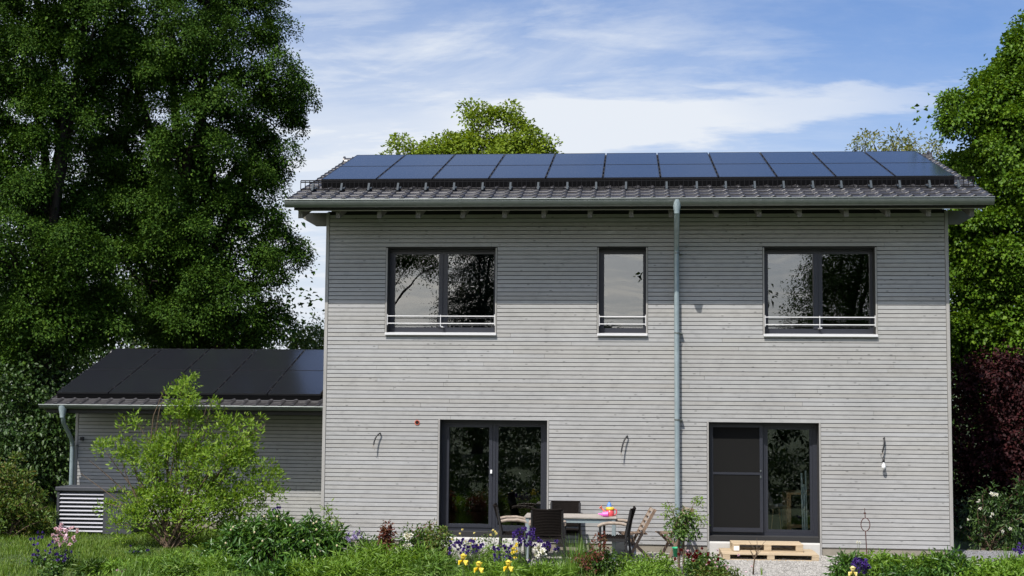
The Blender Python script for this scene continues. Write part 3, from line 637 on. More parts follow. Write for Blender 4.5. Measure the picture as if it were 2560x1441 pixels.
downpipe(house, 6.375, -1.085, 6.15, [(6.375, -1.075, 5.96), (6.376, -1.04, 5.86), (6.385, -0.72, 5.72), (6.398, -0.20, 5.52), (6.401, -0.115, 5.42), (6.401, -0.105, 5.36), (6.412, -0.105, 0.0)], 0.047, [5.33, 3.9, 2.36, 0.8])
# openings and cables on the wall
q = P(1043, 1057, 0.0)
vent = MB().lathe([(0.046, 0.0), (0.046, 0.012), (0.034, 0.012), (0.034, -0.02)], (0, 0, 0), 16).xform(Matrix.Rotation(R(90), 4, 'X')).build('pipe_sleeve', M['terracotta'], house, (q[0], -0.002, q[2]))
MB().lathe([(0.035, 0.0), (0.0, 0.0)], (0, 0, 0), 16).xform(Matrix.Rotation(R(90), 4, 'X')).build('pipe_bore', M['hole'], vent, (0, -0.004, 0))
def cable(label, a, b, mid, group=None):
    t = thing('wall_cable', label, 'cable', tuple(a), 0, 'bare cables hanging from the wall'); a = np.array(a)
    pts = [np.array([a[0], 0.01, a[2]]), a+np.array([0.004, -0.05, 0.012]), np.array(mid), np.array(b)]
    pts = [pts[0], pts[1]]+[(1-s)**2*pts[1]+2*s*(1-s)*pts[2]+s*s*pts[3] for s in (0.2, 0.4, 0.6, 0.8, 1.0)]
    MB().tube([p-a for p in pts], 0.0135, 8).build('sheath', M['cable'], t)
    e = np.array(b)-a; w_ = MB()
    for k, (ox, oz) in enumerate(((-0.02, -0.06), (0.015, -0.09))): w_.tube([e, e+np.array([ox*0.7, -0.01, oz*0.5]), e+np.array([ox, 0.02, oz])], 0.0035, 5)
    w_.build('loose_wire', M['old_wood'], t); return t
cable('black cable end curling from the boards left of the left terrace door', P(951, 1085, 0.0), P(934, 1113, -0.13), P(937, 1090, -0.10))
cable('black cable end curling from the boards between the garden table and the downpipe', P(1568, 1092, 0.0), P(1553, 1131, -0.13), P(1558, 1098, -0.10))
cable('straight black cable above the bare bulb right of the right terrace door', P(2209, 1097, 0.0), P(2206, 1131, -0.09), P(2212, 1110, -0.09))
q = P(2209, 1148, -0.09); t = thing('light_bulb', 'white bulb in a black socket hanging at the wall on a wire', 'bulb', tuple(q))
MB().tube([P(2207, 1131, -0.09)-q, (0, 0, 0.01)], 0.004, 6).tube([P(2207, 1131, -0.09)-q, (-0.05, 0, 0.07), (-0.04, 0, 0.03), (0, 0, 0.02)], 0.0035, 5).build('wire', M['cable'], t)
MB().lathe([(0.006, 0.02), (0.02, 0.012), (0.022, -0.05), (0.02, -0.055)], (0, 0, 0), 12).build('socket', M['cable'], t)
MB().lathe([(0.015, -0.055), (0.017, -0.075), (0.034, -0.115), (0.036, -0.14), (0.028, -0.165), (0.012, -0.178), (0.0, -0.18)], (0, 0, 0), 14).build('bulb_glass', M['white'], t)

# ---------------------------------------------------------------- annex with its own solar roof
AY = 3.1; GYA = 2.0; AL = P(188, 1100, AY)[0]; AR = -0.02
agz = P(450, 1014, GYA)[2]
annex = thing('annex', 'low single-storey annex with boarded wall and solar roof left of the house', 'building', (0, 0, 0))
def ZA(y): return agz+0.0+(y-GYA-0.06)*TS
ARY = 5.62; ARZ = ZA(ARY)
aw = MB().box(AL+0.02, AR, AY+0.03, AY+0.3, 0.0, ZA(AY)-0.1)
awall = aw.build('annex_wall', M['backing'], annex)
boards(awall, AL+0.06, AR-0.02, AY, ZB, ZA(AY)-0.2, [], 0.3)
MB().box(AL, AL+0.056, AY-0.012, AY+0.05, ZB-0.01, ZA(AY)-0.2, 0.003).build('corner_board', M['trim'], annex)
MB().box(AL+0.05, AR, AY+0.022, AY+0.32, -0.2, ZB-0.004).build('plinth', M['concrete'], annex)
MB().extrude_x([(AY+0.31, 0.0), (AY+0.31, ZA(AY+0.31)-0.2), (ARY, ARZ-0.2), (2*ARY-AY, ZA(AY)-0.2), (2*ARY-AY, 0)], AL+0.02, AL+0.3).build('gable_wall', M['trim'], annex)
AXL, AXR = P(104, 1008, 2.0)[0]+0.05, -0.03
aroof = MB().extrude_x([(GYA+0.08, ZA(GYA+0.08)-0.05), (ARY, ARZ-0.05), (2*ARY-GYA, ZA(GYA)-0.05), (2*ARY-GYA, ZA(GYA)-0.17), (ARY, ARZ-0.17), (GYA+0.08, ZA(GYA+0.08)-0.17)], AXL+0.02, AXR).build('roof', M['deck'], annex)
tile_roof(aroof, AXL, AXR, GYA+0.05, 11, 2, ZA, 2, 0, verge=(True, False))
for i in range(15): link('ridge_tile', ridge_tile, aroof, (AXL+i*0.388, ARY-RY, ARZ-RZ))
MB().tube([(AXL-0.03, ARY, ARZ-0.02), (AXL, ARY, ARZ-0.02)], 0.12, 14).build('ridge_end', M['tile'], aroof)
panels(annex, -6.035, 2.345, ZA(2.345)+0.155, 1.091, 1.66, 5)
MB().box(-0.575, -0.04, 2.35, 5.5, ZA(2.35), ZA(2.35)+0.01).build('filler_strip', M['deck'], annex)
gutter(annex, P(100, 1016, GYA)[0], AXR, GYA, agz-0.01, 0.07, 0.075, [AXL+0.3+0.9*i for i in range(7)], 0)
MB().box(AXL+0.1, AXR, GYA+0.10, GYA+0.13, agz-0.13, agz+0.0).build('fascia_board', M['fascia'], annex)
MB().extrude_x([(GYA+0.13, ZA(GYA+0.13)-0.18), (AY+0.03, ZA(AY)-0.18), (AY+0.03, ZA(AY)-0.2), (GYA+0.13, ZA(GYA+0.13)-0.2)], AXL+0.1, AXR).build('soffit', M['soffit'], annex)
fx = P(157, 1021, GYA)[0]; px_ = P(181, 1110, AY-0.1)[0]
downpipe(annex, fx, GYA, agz-0.02, [(fx, GYA, agz-0.22), (fx+0.005, GYA+0.02, agz-0.29), (fx*0.93+px_*0.07, GYA+0.09, agz-0.36), (fx*0.1+px_*0.9, AY-0.22, agz-0.70), (px_, AY-0.12, agz-0.78), (px_, AY-0.1, agz-0.88), (px_, AY-0.1, 0.0)], 0.042, [agz-0.85])
MB().box(-0.14, -0.10, AY-0.03, AY, 1.18, 1.22).box(-0.127, -0.119, AY-0.012, AY-0.002, 0.2, 2.0).build('cable', M['cable'], annex)
qq = P(206, 1097, AY); MB().box(qq[0]-0.03, qq[0]+0.03, AY-0.05, AY, qq[2]-0.035, qq[2]+0.035).build('wall_socket', M['cable'], annex)

# ---------------------------------------------------------------- heat pump
HY = 1.5; hx0, hx1, hx2 = P(141, 1280, HY)[0], P(258, 1280, HY)[0], P(330, 1280, HY)[0]; hz = P(200, 1228, HY)[2]
t = thing('heat_pump', 'dark grey heat pump with pale louvre slats in front of the annex', 'heat pump', ((hx0+hx2)/2, HY, 0)); ox = -(hx0+hx2)/2
MB().box(hx0+ox, hx0+ox+0.05, 0, 0.65, 0.02, hz).box(hx1+ox, hx2+ox, 0, 0.65, 0.02, hz).box(hx0+ox+0.05, hx1+ox, 0.06, 0.65, 0.02, hz).build('casing', M['hp_case'], t)
MB().box(hx0+ox-0.03, hx2+ox+0.03, -0.03, 0.68, hz, hz+0.075, 0.01).build('lid', M['hp_case'], t)
ns = 10; slat = MB().extrude_x([(-0.004, 0.0), (0.05, 0.032), (0.053, 0.028), (0.0, -0.006)], hx0+ox+0.055, hx1+ox-0.005).mesh('slat', M['hp_slat'])
for i in range(ns): link('slat', slat, t, (0, 0, 0.06+i*(hz-0.09)/(ns-0.4)))

# ---------------------------------------------------------------- terrace furniture
def table():
    x0, x1, y0, y1, z = 3.80, 5.355, -1.42, -0.74, 0.735
    t = thing('garden_table', 'garden table with bleached plank top and grey metal legs', 'table', ((x0+x1)/2, (y0+y1)/2, 0)); X, Y = (x1-x0)/2, (y1-y0)/2
    pl = MB().box(-X, X, 0, (2*Y)/6-0.006, 0, 0.028, 0.004).mesh('plank', M['table_top'])
    for i in range(6): link('plank', pl, t, (0, -Y+i*2*Y/6, z-0.028+random.uniform(-0.001, 0.002)))
    MB().box(-X+0.06, X-0.06, -Y+0.03, -Y+0.06, z-0.10, z-0.03).box(-X+0.06, X-0.06, Y-0.06, Y-0.03, z-0.10, z-0.03).box(-X+0.03, -X+0.06, -Y+0.03, Y-0.03, z-0.10, z-0.03).box(X-0.06, X-0.03, -Y+0.03, Y-0.03, z-0.10, z-0.03).build('apron', M['table_metal'], t)
    for sx in (-1, 1):
        for sy in (-1, 1): MB().box(sx*(X-0.05)-0.03, sx*(X-0.05)+0.03, sy*(Y-0.05)-0.03, sy*(Y-0.05)+0.03, 0, z-0.028).build('leg', M['table_metal'], t)
table()
def wicker_chair():
    """seat faces +y; woven back and seat, wooden arms, four legs"""
    t = thing('wicker_chair', '', 'chair')
    W_, SD, SZ, BT = 0.25, 0.44, 0.43, 0.90
    b = MB(); n = 24
    for i in range(n+1):     # upright strands over a curved back
        x = -W_+2*W_*i/n; yc = -0.035*(1-(x/W_)**2)
        b.tube([(x, -0.20+yc*0.4, SZ+0.05), (x, -0.25+yc, SZ+0.27), (x, -0.30+yc*1.3, BT-0.012*(1-(x/W_)**2))], 0.0115, 5, cap=False)
    for k in range(16):
        zz = SZ+0.06+k*(BT-SZ-0.08)/15; yb = -0.20-0.10*(zz-SZ-0.05)/(BT-SZ-0.05)
        b.tube([(-W_+2*W_*i/6, yb-0.04*(1-(i/3-1)**2)*(0.4+0.9*(zz-SZ)/(BT-SZ)), zz-0.01*(1-(i/3-1)**2)) for i in range(7)], 0.0105, 5)
    b.tube([(-W_+2*W_*i/8, -0.30-0.045*(1-(i/4-1)**2), BT-0.012*(1-(i/4-1)**2)) for i in range(9)], 0.016, 6)
    b.build('backrest', M['wicker'], t)
    s = MB().box(-W_, W_, -0.20, SD-0.2, SZ-0.05, SZ, 0.012)
    for k in range(11): s.tube([(-W_, -0.19+k*0.042, SZ+0.002), (W_, -0.19+k*0.042, SZ+0.002)], 0.009, 5)
    s.build('seat', M['wicker'], t)
    for sx in (-1, 1):
        x = sx*(W_+0.035)
        MB().tube([(x, -0.225, 0.645), (x, -0.12, 0.665), (x, 0.05, 0.668), (x, 0.18, 0.645), (x, 0.245, 0.605)], [0.026, 0.027, 0.028, 0.028, 0.024], 8).xform(Matrix.Translation((0, 0, 0))).build('armrest', M['old_wood'], t)
        MB().tube([(x, 0.21, 0.625), (x, 0.205, 0.3), (x, 0.215, 0.0)], 0.021, 8).build('leg', M['chair_leg'], t)
        MB().tube([(sx*W_, -0.295, BT-0.02), (sx*W_, -0.215, SZ+0.02), (x, -0.225, 0.25), (x, -0.255, 0.0)], 0.021, 8).build('leg', M['chair_leg'], t)
        MB().bar((x, -0.22, SZ-0.04), (x, 0.21, SZ-0.04), 0.03, 0.05).build('side_rail', M['chair_leg'], t)
    for yy in (0.225, -0.2): MB().bar((-W_, yy, SZ-0.05), (W_, yy, SZ-0.05), 0.03, 0.05).build('cross_rail', M['chair_leg'], t)
    return t
def copy_tree(o, parent=None):
    c = o.copy(); col.objects.link(c)
    if parent is not None: c.parent = parent
    for ch in o.children: copy_tree(ch, c)
    return c
proto = wicker_chair(); G = 'chairs round the garden table'
spots = [((4.21, -1.66, 0), 0.03, 'dark wicker chair with its back to us in front of the garden table'),
         ((4.43, -0.46, 0), math.pi-0.03, 'dark wicker chair behind the garden table facing us'),
         ((3.60, -1.12, 0), -math.pi/2+0.12, 'dark wicker chair at the left end of the garden table by the door'),
         ((5.32, -1.42, 0), math.pi/2-0.1, 'dark wicker chair at the right end of the table below the watering can')]
for i, (loc, rz, lab) in enumerate(spots):
    c = proto if i == 0 else copy_tree(proto)
    c.location = loc; c.rotation_euler = (0, 0, rz); tag(c, lab, 'chair', G)
def folding_chair(loc, rz, label, lean):
    """slatted wooden folding chair, crossing legs; seat faces +y"""
    t = thing('folding_chair', label, 'chair', loc, rz, 'weathered wooden folding chairs'); W_ = 0.2
    for sx in (-1, 1):
        MB().bar((sx*W_, 0.16, 0.0), (sx*W_, -0.06, 0.42), 0.03, 0.045, (0, 1, 0)).bar((sx*W_, -0.06, 0.42), (sx*W_, -0.06-lean, 0.85), 0.03, 0.05, (0, 1, 0)).build('back_leg', M['brown_wood'], t)
        MB().bar((sx*(W_-0.035), -0.24, 0.0), (sx*(W_-0.035), 0.22, 0.42), 0.028, 0.042, (0, 1, 0)).build('front_leg', M['brown_wood'], t)
    for k in range(6): MB().bar((-W_+0.02, -0.14+k*0.078, 0.43), (W_-0.02, -0.14+k*0.078, 0.43), 0.06, 0.02).build('seat_slat', M['brown_wood'], t)
    for k in range(5):
        f = 0.18+k*0.19; y = -0.06-lean*f; z = 0.42+0.43*f; MB().bar((-W_, y+0.012, z), (W_, y+0.012, z), 0.018, 0.055, (0, -lean, 0.43)).build('back_slat', M['old_wood'], t)
    return t
folding_chair((5.68, -0.85, 0), math.pi/2+0.15, 'weathered wooden folding chair with slanted back behind the right wicker chair', 0.24)
folding_chair((6.33, -0.62, 0), math.pi/2+0.3, 'weathered brown folding chair half hidden by the standard rose at the downpipe', 0.22)
q = P(1560, 1372, -0.7); t = thing('tub', 'pale grey plastic tub lying on its side under the folding chair', 'tub', (q[0]-0.02, -0.75, 0.0))
MB().lathe([(0.0, 0.0), (0.14, 0.0), (0.19, 0.30), (0.205, 0.31), (0.195, 0.315), (0.18, 0.30), (0.13, 0.012), (0.0, 0.012)], (0, 0, -0.15), 20).xform(Matrix.Translation((0.02, 0, 0.2)) @ Matrix.Rotation(R(78), 4, 'Y') @ Matrix.Rotation(R(10), 4, 'X')).build('shell', M['pale_grey'], t)
q = P(1691, 1381, -2.4); t = thing('plant_pot', 'small bright green pot beside the stem of the standard rose', 'pot', (q[0], -2.4, max(q[2]-0.07, 0)))
MB().lathe([(0.0, 0), (0.045, 0), (0.062, 0.13), (0.07, 0.13), (0.07, 0.15), (0.055, 0.15), (0.05, 0.11), (0, 0.11)], (0, 0, 0), 14).build('body', M['green_plastic'], t)
# watering can and toys on the table
q = P(1525, 1290, -1.15); zt_ = 0.735
t = thing('watering_can', 'red toy watering can with a yellow rim on the garden table', 'watering can', (q[0], -1.15, zt_))
MB().lathe([(0, 0), (0.066, 0), (0.07, 0.01), (0.068, 0.12), (0.062, 0.12)], (0, 0, 0), 18).build('body', M['red'], t)
MB().lathe([(0.066, 0.105), (0.073, 0.107), (0.073, 0.13), (0.062, 0.15), (0.03, 0.155), (0.0, 0.155)], (0, 0, 0), 18).build('rim', M['yellow'], t)
MB().tube([(-0.06, 0, 0.05), (-0.10, 0, 0.085), (-0.145, -0.005, 0.135)], [0.018, 0.014, 0.012], 10).build('spout', M['orange'], t)
MB().tube([(-0.14, -0.005, 0.13), (-0.165, -0.008, 0.155)], [0.014, 0.034], 12).build('rose', M['orange'], t)
MB().tube([(0.066, 0, 0.115), (0.105, 0, 0.108), (0.115, 0, 0.07), (0.10, 0, 0.03), (0.067, 0, 0.018)], 0.010, 8).build('handle', M['red'], t)
t = thing('toy_jug', 'pink toy jug lying on the garden table before the watering can', 'toy', (q[0]-0.11, -1.32, zt_))
MB().tube([(-0.09, 0, 0.052), (-0.03, 0, 0.04), (-0.005, 0, 0.042)], [0.005, 0.02, 0.036], 12).tube([(-0.005, 0, 0.042), (0.085, -0.01, 0.048)], [0.042, 0.046], 14).build('body', M['pink'], t)
t = thing('toy_scoop', 'blue toy scoop standing behind the yellow-rimmed watering can', 'toy', (q[0]-0.015, -0.98, zt_))
MB().lathe([(0, 0), (0.05, 0), (0.05, 0.12), (0.045, 0.16), (0.03, 0.2), (0.012, 0.225), (0.0, 0.23)], (0, 0, 0), 14).build('body', M['blue'], t)

# ---------------------------------------------------------------- pallets
def pallet(label, x0, x1, y0, y1, z, hgt, nt, loc_tilt=0.0):
    t = thing('pallet', label, 'pallet', ((x0+x1)/2, (y0+y1)/2, z), loc_tilt, 'pallets used as door steps'); X, Y = (x1-x0)/2, (y1-y0)/2; b = 0.02
    n = nt; wd = 2*Y/n
    tb = MB().box(-X, X, 0, wd-0.012, 0, b, 0.003).mesh('deck_board', M['pallet'])
    for i in range(n): link('deck_board', tb, t, (random.uniform(-0.006, 0.006), -Y+i*wd, hgt-b))
    cb_ = MB().box(-0.06, 0.06, -Y, Y, 0, b).mesh('cross_board', M['pallet'])
    for x in (-X+0.061, 0, X-0.061): link('cross_board', cb_, t, (x, 0, hgt-2*b-0.001))
    bk = MB().box(-0.062, 0.062, -0.045, 0.045, 0, hgt-3*b-0.004, 0.004).mesh('block', M['pallet'])
    for x in (-X+0.063, 0, X-0.063):
        for y in (-Y+0.046, 0, Y-0.046): link('block', bk, t, (x, y, b+0.001))
    rb = MB().box(-X, X, -0.05, 0.05, 0, b).mesh('bottom_board', M['pallet'])
    for y in (-Y+0.051, 0, Y-0.051): link('bottom_board', rb, t, (0, y, 0))
    return t
pallet('larger raw wood pallet lying on the gravel under the smaller pallet', 7.14, 8.755, -0.93, -0.02, 0.006, 0.115, 7, 0.012)
p2 = pallet('smaller raw wood pallet stacked as upper step below the right door', 7.33, 8.53, -0.60, -0.03, 0.122, 0.135, 5, 0.012)
qp = P(1836, 1378, -0.63); MB().box(qp[0]-0.035, qp[0]+0.035, -0.645, -0.635, 0.13, 0.2).build
tt = thing('paper_label', 'small white paper tag stuck to the corner of the upper pallet', 'label', (7.40, -0.612, 0.16)); MB().box(-0.045, 0.045, -0.004, 0, -0.02, 0.055).build('sheet', M['white'], tt)

# ---------------------------------------------------------------- things seen through the right door
t = thing('shell_chair', 'pale shell chair on wooden legs indoors behind the right door', 'chair', (P(1940, 1250, 1.15)[0], 1.15, 0.3), R(-70))
sh = MB(); vs, fs = [], []
for i in range(9):
    a = i/8
    for j in range(9):
        b = j/8*2-1; y = 0.22-0.42*min(a*1.7, 1)-0.10*max(a-0.55, 0)/0.45; z = 0.43+(0.03*(1-a*1.7)**2 if a < 0.588 else 0)+0.40*max(a-0.5, 0)/0.5; ww = 0.22*(1-0.35*max(a-0.6, 0)/0.4)
        vs.append((b*ww, y+0.06*b*b*(a > 0.5), z+0.05*b*b*(a < 0.6)))
for i in range(8):
    for j in range(8): fs.append((i*9+j, i*9+j+1, (i+1)*9+j+1, (i+1)*9+j))
sh.add(vs, fs, True).build('shell', M['white'], t)
for sx in (-1, 1):
    for sy in (-1, 1): MB().tube([(sx*0.12, sy*0.12, 0.43), (sx*0.2, sy*0.2, 0.0)], 0.014, 8).build('leg', M['light_wood'], t)
t = thing('dining_table', 'wooden table indoors behind the right terrace door', 'table', (P(1985, 1250, 1.35)[0]+0.04, 1.35, 0.3))
MB().box(-0.22, 0.9, -0.4, 0.4, 0.70, 0.74, 0.004).build('top', M['light_wood'], t)
for x in (-0.18, 0.85):
    for y in (-0.35, 0.35): MB().box(x-0.04, x+0.04, y-0.04, y+0.04, 0, 0.7).build('leg', M['light_wood'], t)
MB().box(-0.145, 0.815, -0.37, -0.34, 0.1, 0.16).build('stretcher', M['light_wood'], t)
xr_ = P(2011, 1250, 0.42)[0]; t = thing('drying_rack', 'folded pale turquoise drying rack leaning just inside the right door', 'drying rack', (xr_, 0.42, 0.3)); M['turq'] = material('pale_turquoise_tube', (0.6, 0.78, 0.78), 0.4)
for k, (dx_, zz) in enumerate(((-0.03, 1.12), (0.012, 0.92), (0.05, 1.16))): MB().tube([(dx_, 0.03*k, 0.0), (dx_-0.012, 0.05+0.03*k, zz)], 0.016, 8).build('tube_frame', M['turq'], t)

# ---------------------------------------------------------------- garden stake
q = P(2168, 1400, -3.0); t = thing('garden_stake', 'thin rusty garden stake topped by an oval ring before the wall', 'garden stake', (q[0], -3.0, 0))
zr = P(2163, 1310, -3)[2]; s_ = MB().tube([(0.01, 0, 0), (-0.02, 0, zr-0.115)], 0.008, 6)
s_.build('rod', M['rust'], t); MB().tube([(-0.02+0.068*math.cos(a), 0, zr+0.10*math.sin(a)-0.012) for a in np.linspace(0, 2*math.pi, 21)], 0.007, 6).build('ring', M['rust'], t)
MB().tube([(-0.022, 0, zr+0.088), (-0.03, 0, zr+0.24)], [0.008, 0.004], 6).box(-0.045, -0.01, -0.01, 0.01, zr+0.155, zr+0.17).build('finial', M['rust'], t)

# ---------------------------------------------------------------- trees
def pb(lst, Y, depth=1.0):
    """(px, py, radius px[, dy]) -> ellipsoid blobs at depth Y"""
    out = []
    for q in lst:
        yy = Y+(q[3] if len(q) > 3 else 0); r = q[2]/SC(yy); out.append((P(q[0], q[1], yy), (r, r*depth, r)))
    return out
Yt = 10.5
tree('hornbeam_tree', 'huge dark green tree filling the view left of the house', 'tree', (P(430, 1200, Yt)[0], Yt, 0),
     pb([(520, -120, 180, 0), (630, 60, 80, 0), (690, 190, 74, -0.5), (645, 300, 92, 0.5), (560, 180, 150, -1.2), (430, 60, 170, -1), (330, 170, 130, -1.4), (590, 420, 110, 0), (470, 360, 120, -1.6), (645, 520, 60, -0.5), (560, 600, 130, -0.8), (670, 640, 62, 0), (420, 540, 130, -1.2), (330, 400, 110, -0.6), (630, 780, 82, 0), (500, 760, 120, -1.0), (360, 700, 120, -1.2), (300, 560, 100, 0), (560, 860, 80, 0.5), (420, 840, 90, 0), (745, 225, 28, 0), (720, 640, 30, 0), (700, 400, 26, 0), (700, 770, 30, 0), (640, -60, 50, 0), (250, 300, 90, 0.5), (230, 420, 90, 0.8)], Yt, 1.1),
     0, 0, 0, 0.066, 0.043, 'leaf_left', 0.42, limbs=18, shell=0.4, hier=(440, 10, 74, 0.44, 0.145), fill=520)
Y2 = 8.2
tree('hornbeam_tree', 'dark broad tree at the left edge with sky showing beside its trunks', 'tree', (P(110, 1200, Y2)[0], Y2, 0),
     pb([(60, -80, 190, 0), (210, 40, 110, -0.5), (60, 150, 130, -0.8), (160, 260, 90, -0.5), (-40, 330, 120, 0), (60, 420, 100, -0.8), (30, 640, 120, -1), (190, 640, 80, -1.0), (120, 780, 110, -0.8), (260, 800, 75, 0), (0, 880, 110, 0), (250, 500, 60, 0.6), (140, 520, 70, 0.5)], Y2, 1.1),
     0, 0, 0, 0.064, 0.042, 'leaf_left', 0.36, limbs=12, shell=0.4, hier=(340, 10, 70, 0.42, 0.14), fill=420)
Y3 = 6.8
tree('understorey_shrub', 'dark shady shrub under the trees left of the annex', 'shrub', (P(90, 1250, Y3)[0], Y3, 0),
     pb([(40, 1010, 110, 0), (140, 1060, 80, 0), (-20, 1150, 110, 0), (90, 1170, 90, 0), (200, 980, 70, 1.5), (110, 920, 80, 1)], Y3, 1.0), 260, 60, 0.3, 0.11, 0.065, 'leaf_rhodo', 0.08, limbs=6, shell=0.3)
Y4 = 13.0
tree('pale_bush', 'light green loose bush between the big tree and the house', 'bush', (P(770, 1100, Y4)[0], Y4, 0),
     pb([(770, 840, 36, 0), (800, 815, 30, 0), (735, 860, 34, 0), (775, 900, 60, 0), (830, 870, 40, 0), (690, 900, 40, 0)], Y4, 1.0), 120, 42, 0.16, 0.10, 0.045, 'leaf_bushy', 0.06, limbs=6, shell=0.2)
Y5 = 19.0
tree('far_bush', 'yellow-green sunlit bush behind the annex ridge under the big tree', 'bush', (P(400, 1150, Y5)[0], Y5, 0),
     pb([(360, 862, 60, 0), (480, 850, 70, 0), (560, 860, 50, 0), (620, 875, 50, 0), (430, 930, 120, 0), (600, 950, 110, 0)], Y5, 1.0), 170, 45, 0.28, 0.13, 0.07, 'leaf_mid', 0.1, limbs=5, shell=0.3)
Y6 = 26.0
tree('maple_tree', 'round sunlit yellow-green tree rising behind the roof ridge', 'tree', (P(1250, 1000, Y6)[0], Y6, 0),
     pb([(1250, 345, 58, 0), (1205, 305, 26, 0), (1258, 275, 20, 0), (1175, 285, 13, 0), (1325, 345, 38, 0), (1370, 368, 18, 0), (1310, 400, 60, 0), (1180, 380, 50, 0), (1105, 362, 24, 0), (1065, 382, 24, 0), (1003, 368, 13, 0), (975, 390, 14, 0), (1230, 440, 110, 0), (1100, 440, 80, 0), (1340, 450, 70, 0)], Y6, 1.0),
     0, 0, 0, 0.12, 0.08, 'leaf_mid', 0.18, limbs=10, shell=0.55, hier=(150, 6, 40, 0.42, 0.19))
Y7 = 30.0
tree('airy_tree', 'airy yellowish treetop peeking over the right end of the ridge', 'tree', (P(2220, 1000, Y7)[0], Y7, 0),
     pb([(2180, 350, 24, 0), (2235, 358, 20, 0), (2280, 360, 24, 0), (2140, 375, 18, 0), (2330, 378, 20, 0), (2220, 400, 60, 0), (2300, 410, 60, 0)], Y7, 1.0), 0, 0, 0, 0.16, 0.07, 'leaf_far', 0.16, limbs=7, shell=0.2, hier=(40, 5, 12, 0.4, 0.22))
Y8 = 6.5
tree('lime_tree', 'tall fresh green tree at the right edge beside the house gable', 'tree', (P(2530, 1200, Y8)[0], Y8, 0),
     pb([(2580, 90, 50, 0), (2590, 220, 101, 0), (2550, 130, 34, 0), (2520, 185, 36, 0), (2470, 225, 28, 0), (2480, 260, 46, -0.3), (2400, 290, 44, -0.4), (2520, 350, 76, -0.3), (2400, 390, 40, 0), (2440, 460, 40, 0.5), (2560, 480, 76, -0.5), (2460, 600, 76, -0.3), (2400, 590, 42, 0.2), (2540, 640, 84, -0.6), (2440, 700, 59, 0), (2530, 760, 67, -0.4), (2400, 790, 42, 0.4), (2440, 820, 38, -0.2), (2560, 850, 59, -0.5), (2640, 700, 101, 0), (2640, 420, 109, 0), (2390, 690, 34, 1.2), (2370, 620, 34, 1.0), (2390, 850, 38, 0.8), (2450, 890, 42, 0.8), (2540, 920, 50, 0.6)], Y8, 1.1),
     0, 0, 0, 0.078, 0.066, 'leaf_right', 0.17, limbs=12, shell=0.5, hier=(520, 6, 50, 0.27, 0.135), fill=120)
Y9 = 4.3
tree('copper_beech_hedge', 'dark copper-red leaved shrub at the right corner of the house', 'shrub', (P(2500, 1300, Y9)[0], Y9, 0),
     pb([(2430, 960, 60, 0.5), (2520, 950, 80, 0), (2440, 1080, 90, 0.2), (2540, 1100, 110, 0), (2410, 1180, 70, 0.8), (2520, 1230, 110, 0), (2400, 1000, 40, 1), (2640, 1000, 110, 0), (2640, 1200, 120, 0), (2400, 1280, 60, 1)], Y9, 0.8),
     520, 56, 0.2, 0.085, 0.06, 'leaf_red', 0.12, limbs=8, shell=0.35)
def wood(name, label, blobs, n, per, r, ln, wd, mat):
    cent, out = crown_points(blobs, n, 0.3, 0.15); cent[:, 2] = np.maximum(cent[:, 2], 0.1); p, d, nm, L, W_ = clump_leaves(cent, out, per, r, 0.3, ln, wd)
    o = link(name, leaves(name, p, d, nm, L, W_, M[mat]), kind='stuff'); o['label'] = label
wood('woodland', 'dark wood standing far behind the left trees', pb([(x, y, 130, random.uniform(-2, 2)) for x in range(-200, 700, 110) for y in (1180, 1000, 840)]+[(x, y, 130, random.uniform(-2, 2)) for x in range(-200, 560, 120) for y in (690, 520)], 19.0, 0.7), 900, 60, 0.6, 0.2, 0.12, 'leaf_rhodo')
# trees behind the camera: some mirrored in the upper windows, one wood added to block sky
def mirror_tree(name, label, x, y, blobs, n, mat, tr, lf=0.12):
    return tree(name, label, 'tree', (x, y, 0), [((x+a, y+b, c), r) for a, b, c, r in blobs], n*2, 60, 0.34, lf, lf*0.5, mat, tr, limbs=6, shell=0.3)
wood('garden_hedge', 'dark hedge closing the garden behind the viewer', [((x, -31+random.uniform(-.4, .4), z), (1.3, 0.8, 0.9)) for x in range(-14, 27, 2) for z in (0.6, 1.8, 3.0)], 700, 50, 0.25, 0.16, 0.1, 'leaf_rhodo')
wood('garden_shrubs', 'low dark garden shrubs before the viewer, seen only mirrored in the doors', [((x+random.uniform(-.4, .4), y, z), (0.8, 0.5, z*0.8)) for x in np.arange(-5, 15, 0.9) for y, z in ((-8.6, 0.2), (-10.6, 0.3), (-13.0, 0.42), (-16.0, 0.6), (-19.5, 0.75))], 900, 40, 0.14, 0.12, 0.07, 'leaf_rhodo')
wood('added_garden_trees', 'dark trees added out of view behind the viewer to block the low sky', [((x+random.uniform(-1, 1), -46+random.uniform(-2, 2), z), (2.6, 1.6, 2.4)) for x in list(range(-60, -8, 4))+[1, 9]+list(range(20, 74, 4)) for z in (2.0, 5.5, 9.0, 12.0)], 1500, 40, 0.6, 0.34, 0.2, 'leaf_rhodo')  # unseen trees, added to block low sky and deepen the shade under the eaves
wood('woodland', 'dark wood standing far behind the right gable', pb([(x, y, 130, random.uniform(-2, 2)) for x in (2330, 2450, 2570, 2700) for y in (1180, 1000, 900)], 19.0, 0.7), 260, 50, 0.6, 0.2, 0.12, 'leaf_rhodo')
mirror_tree('spruce_tree', 'dark tree mirrored in the right light of the left upper window', -1.9, -42, [(0, 0, 5, 2.3), (0, 0, 8, 2.0), (0.2, 0, 10.5, 1.5), (0.4, 0, 3, 2.4), (0.6, 0, 12, 1.0)], 420, 'conifer', 0.25)
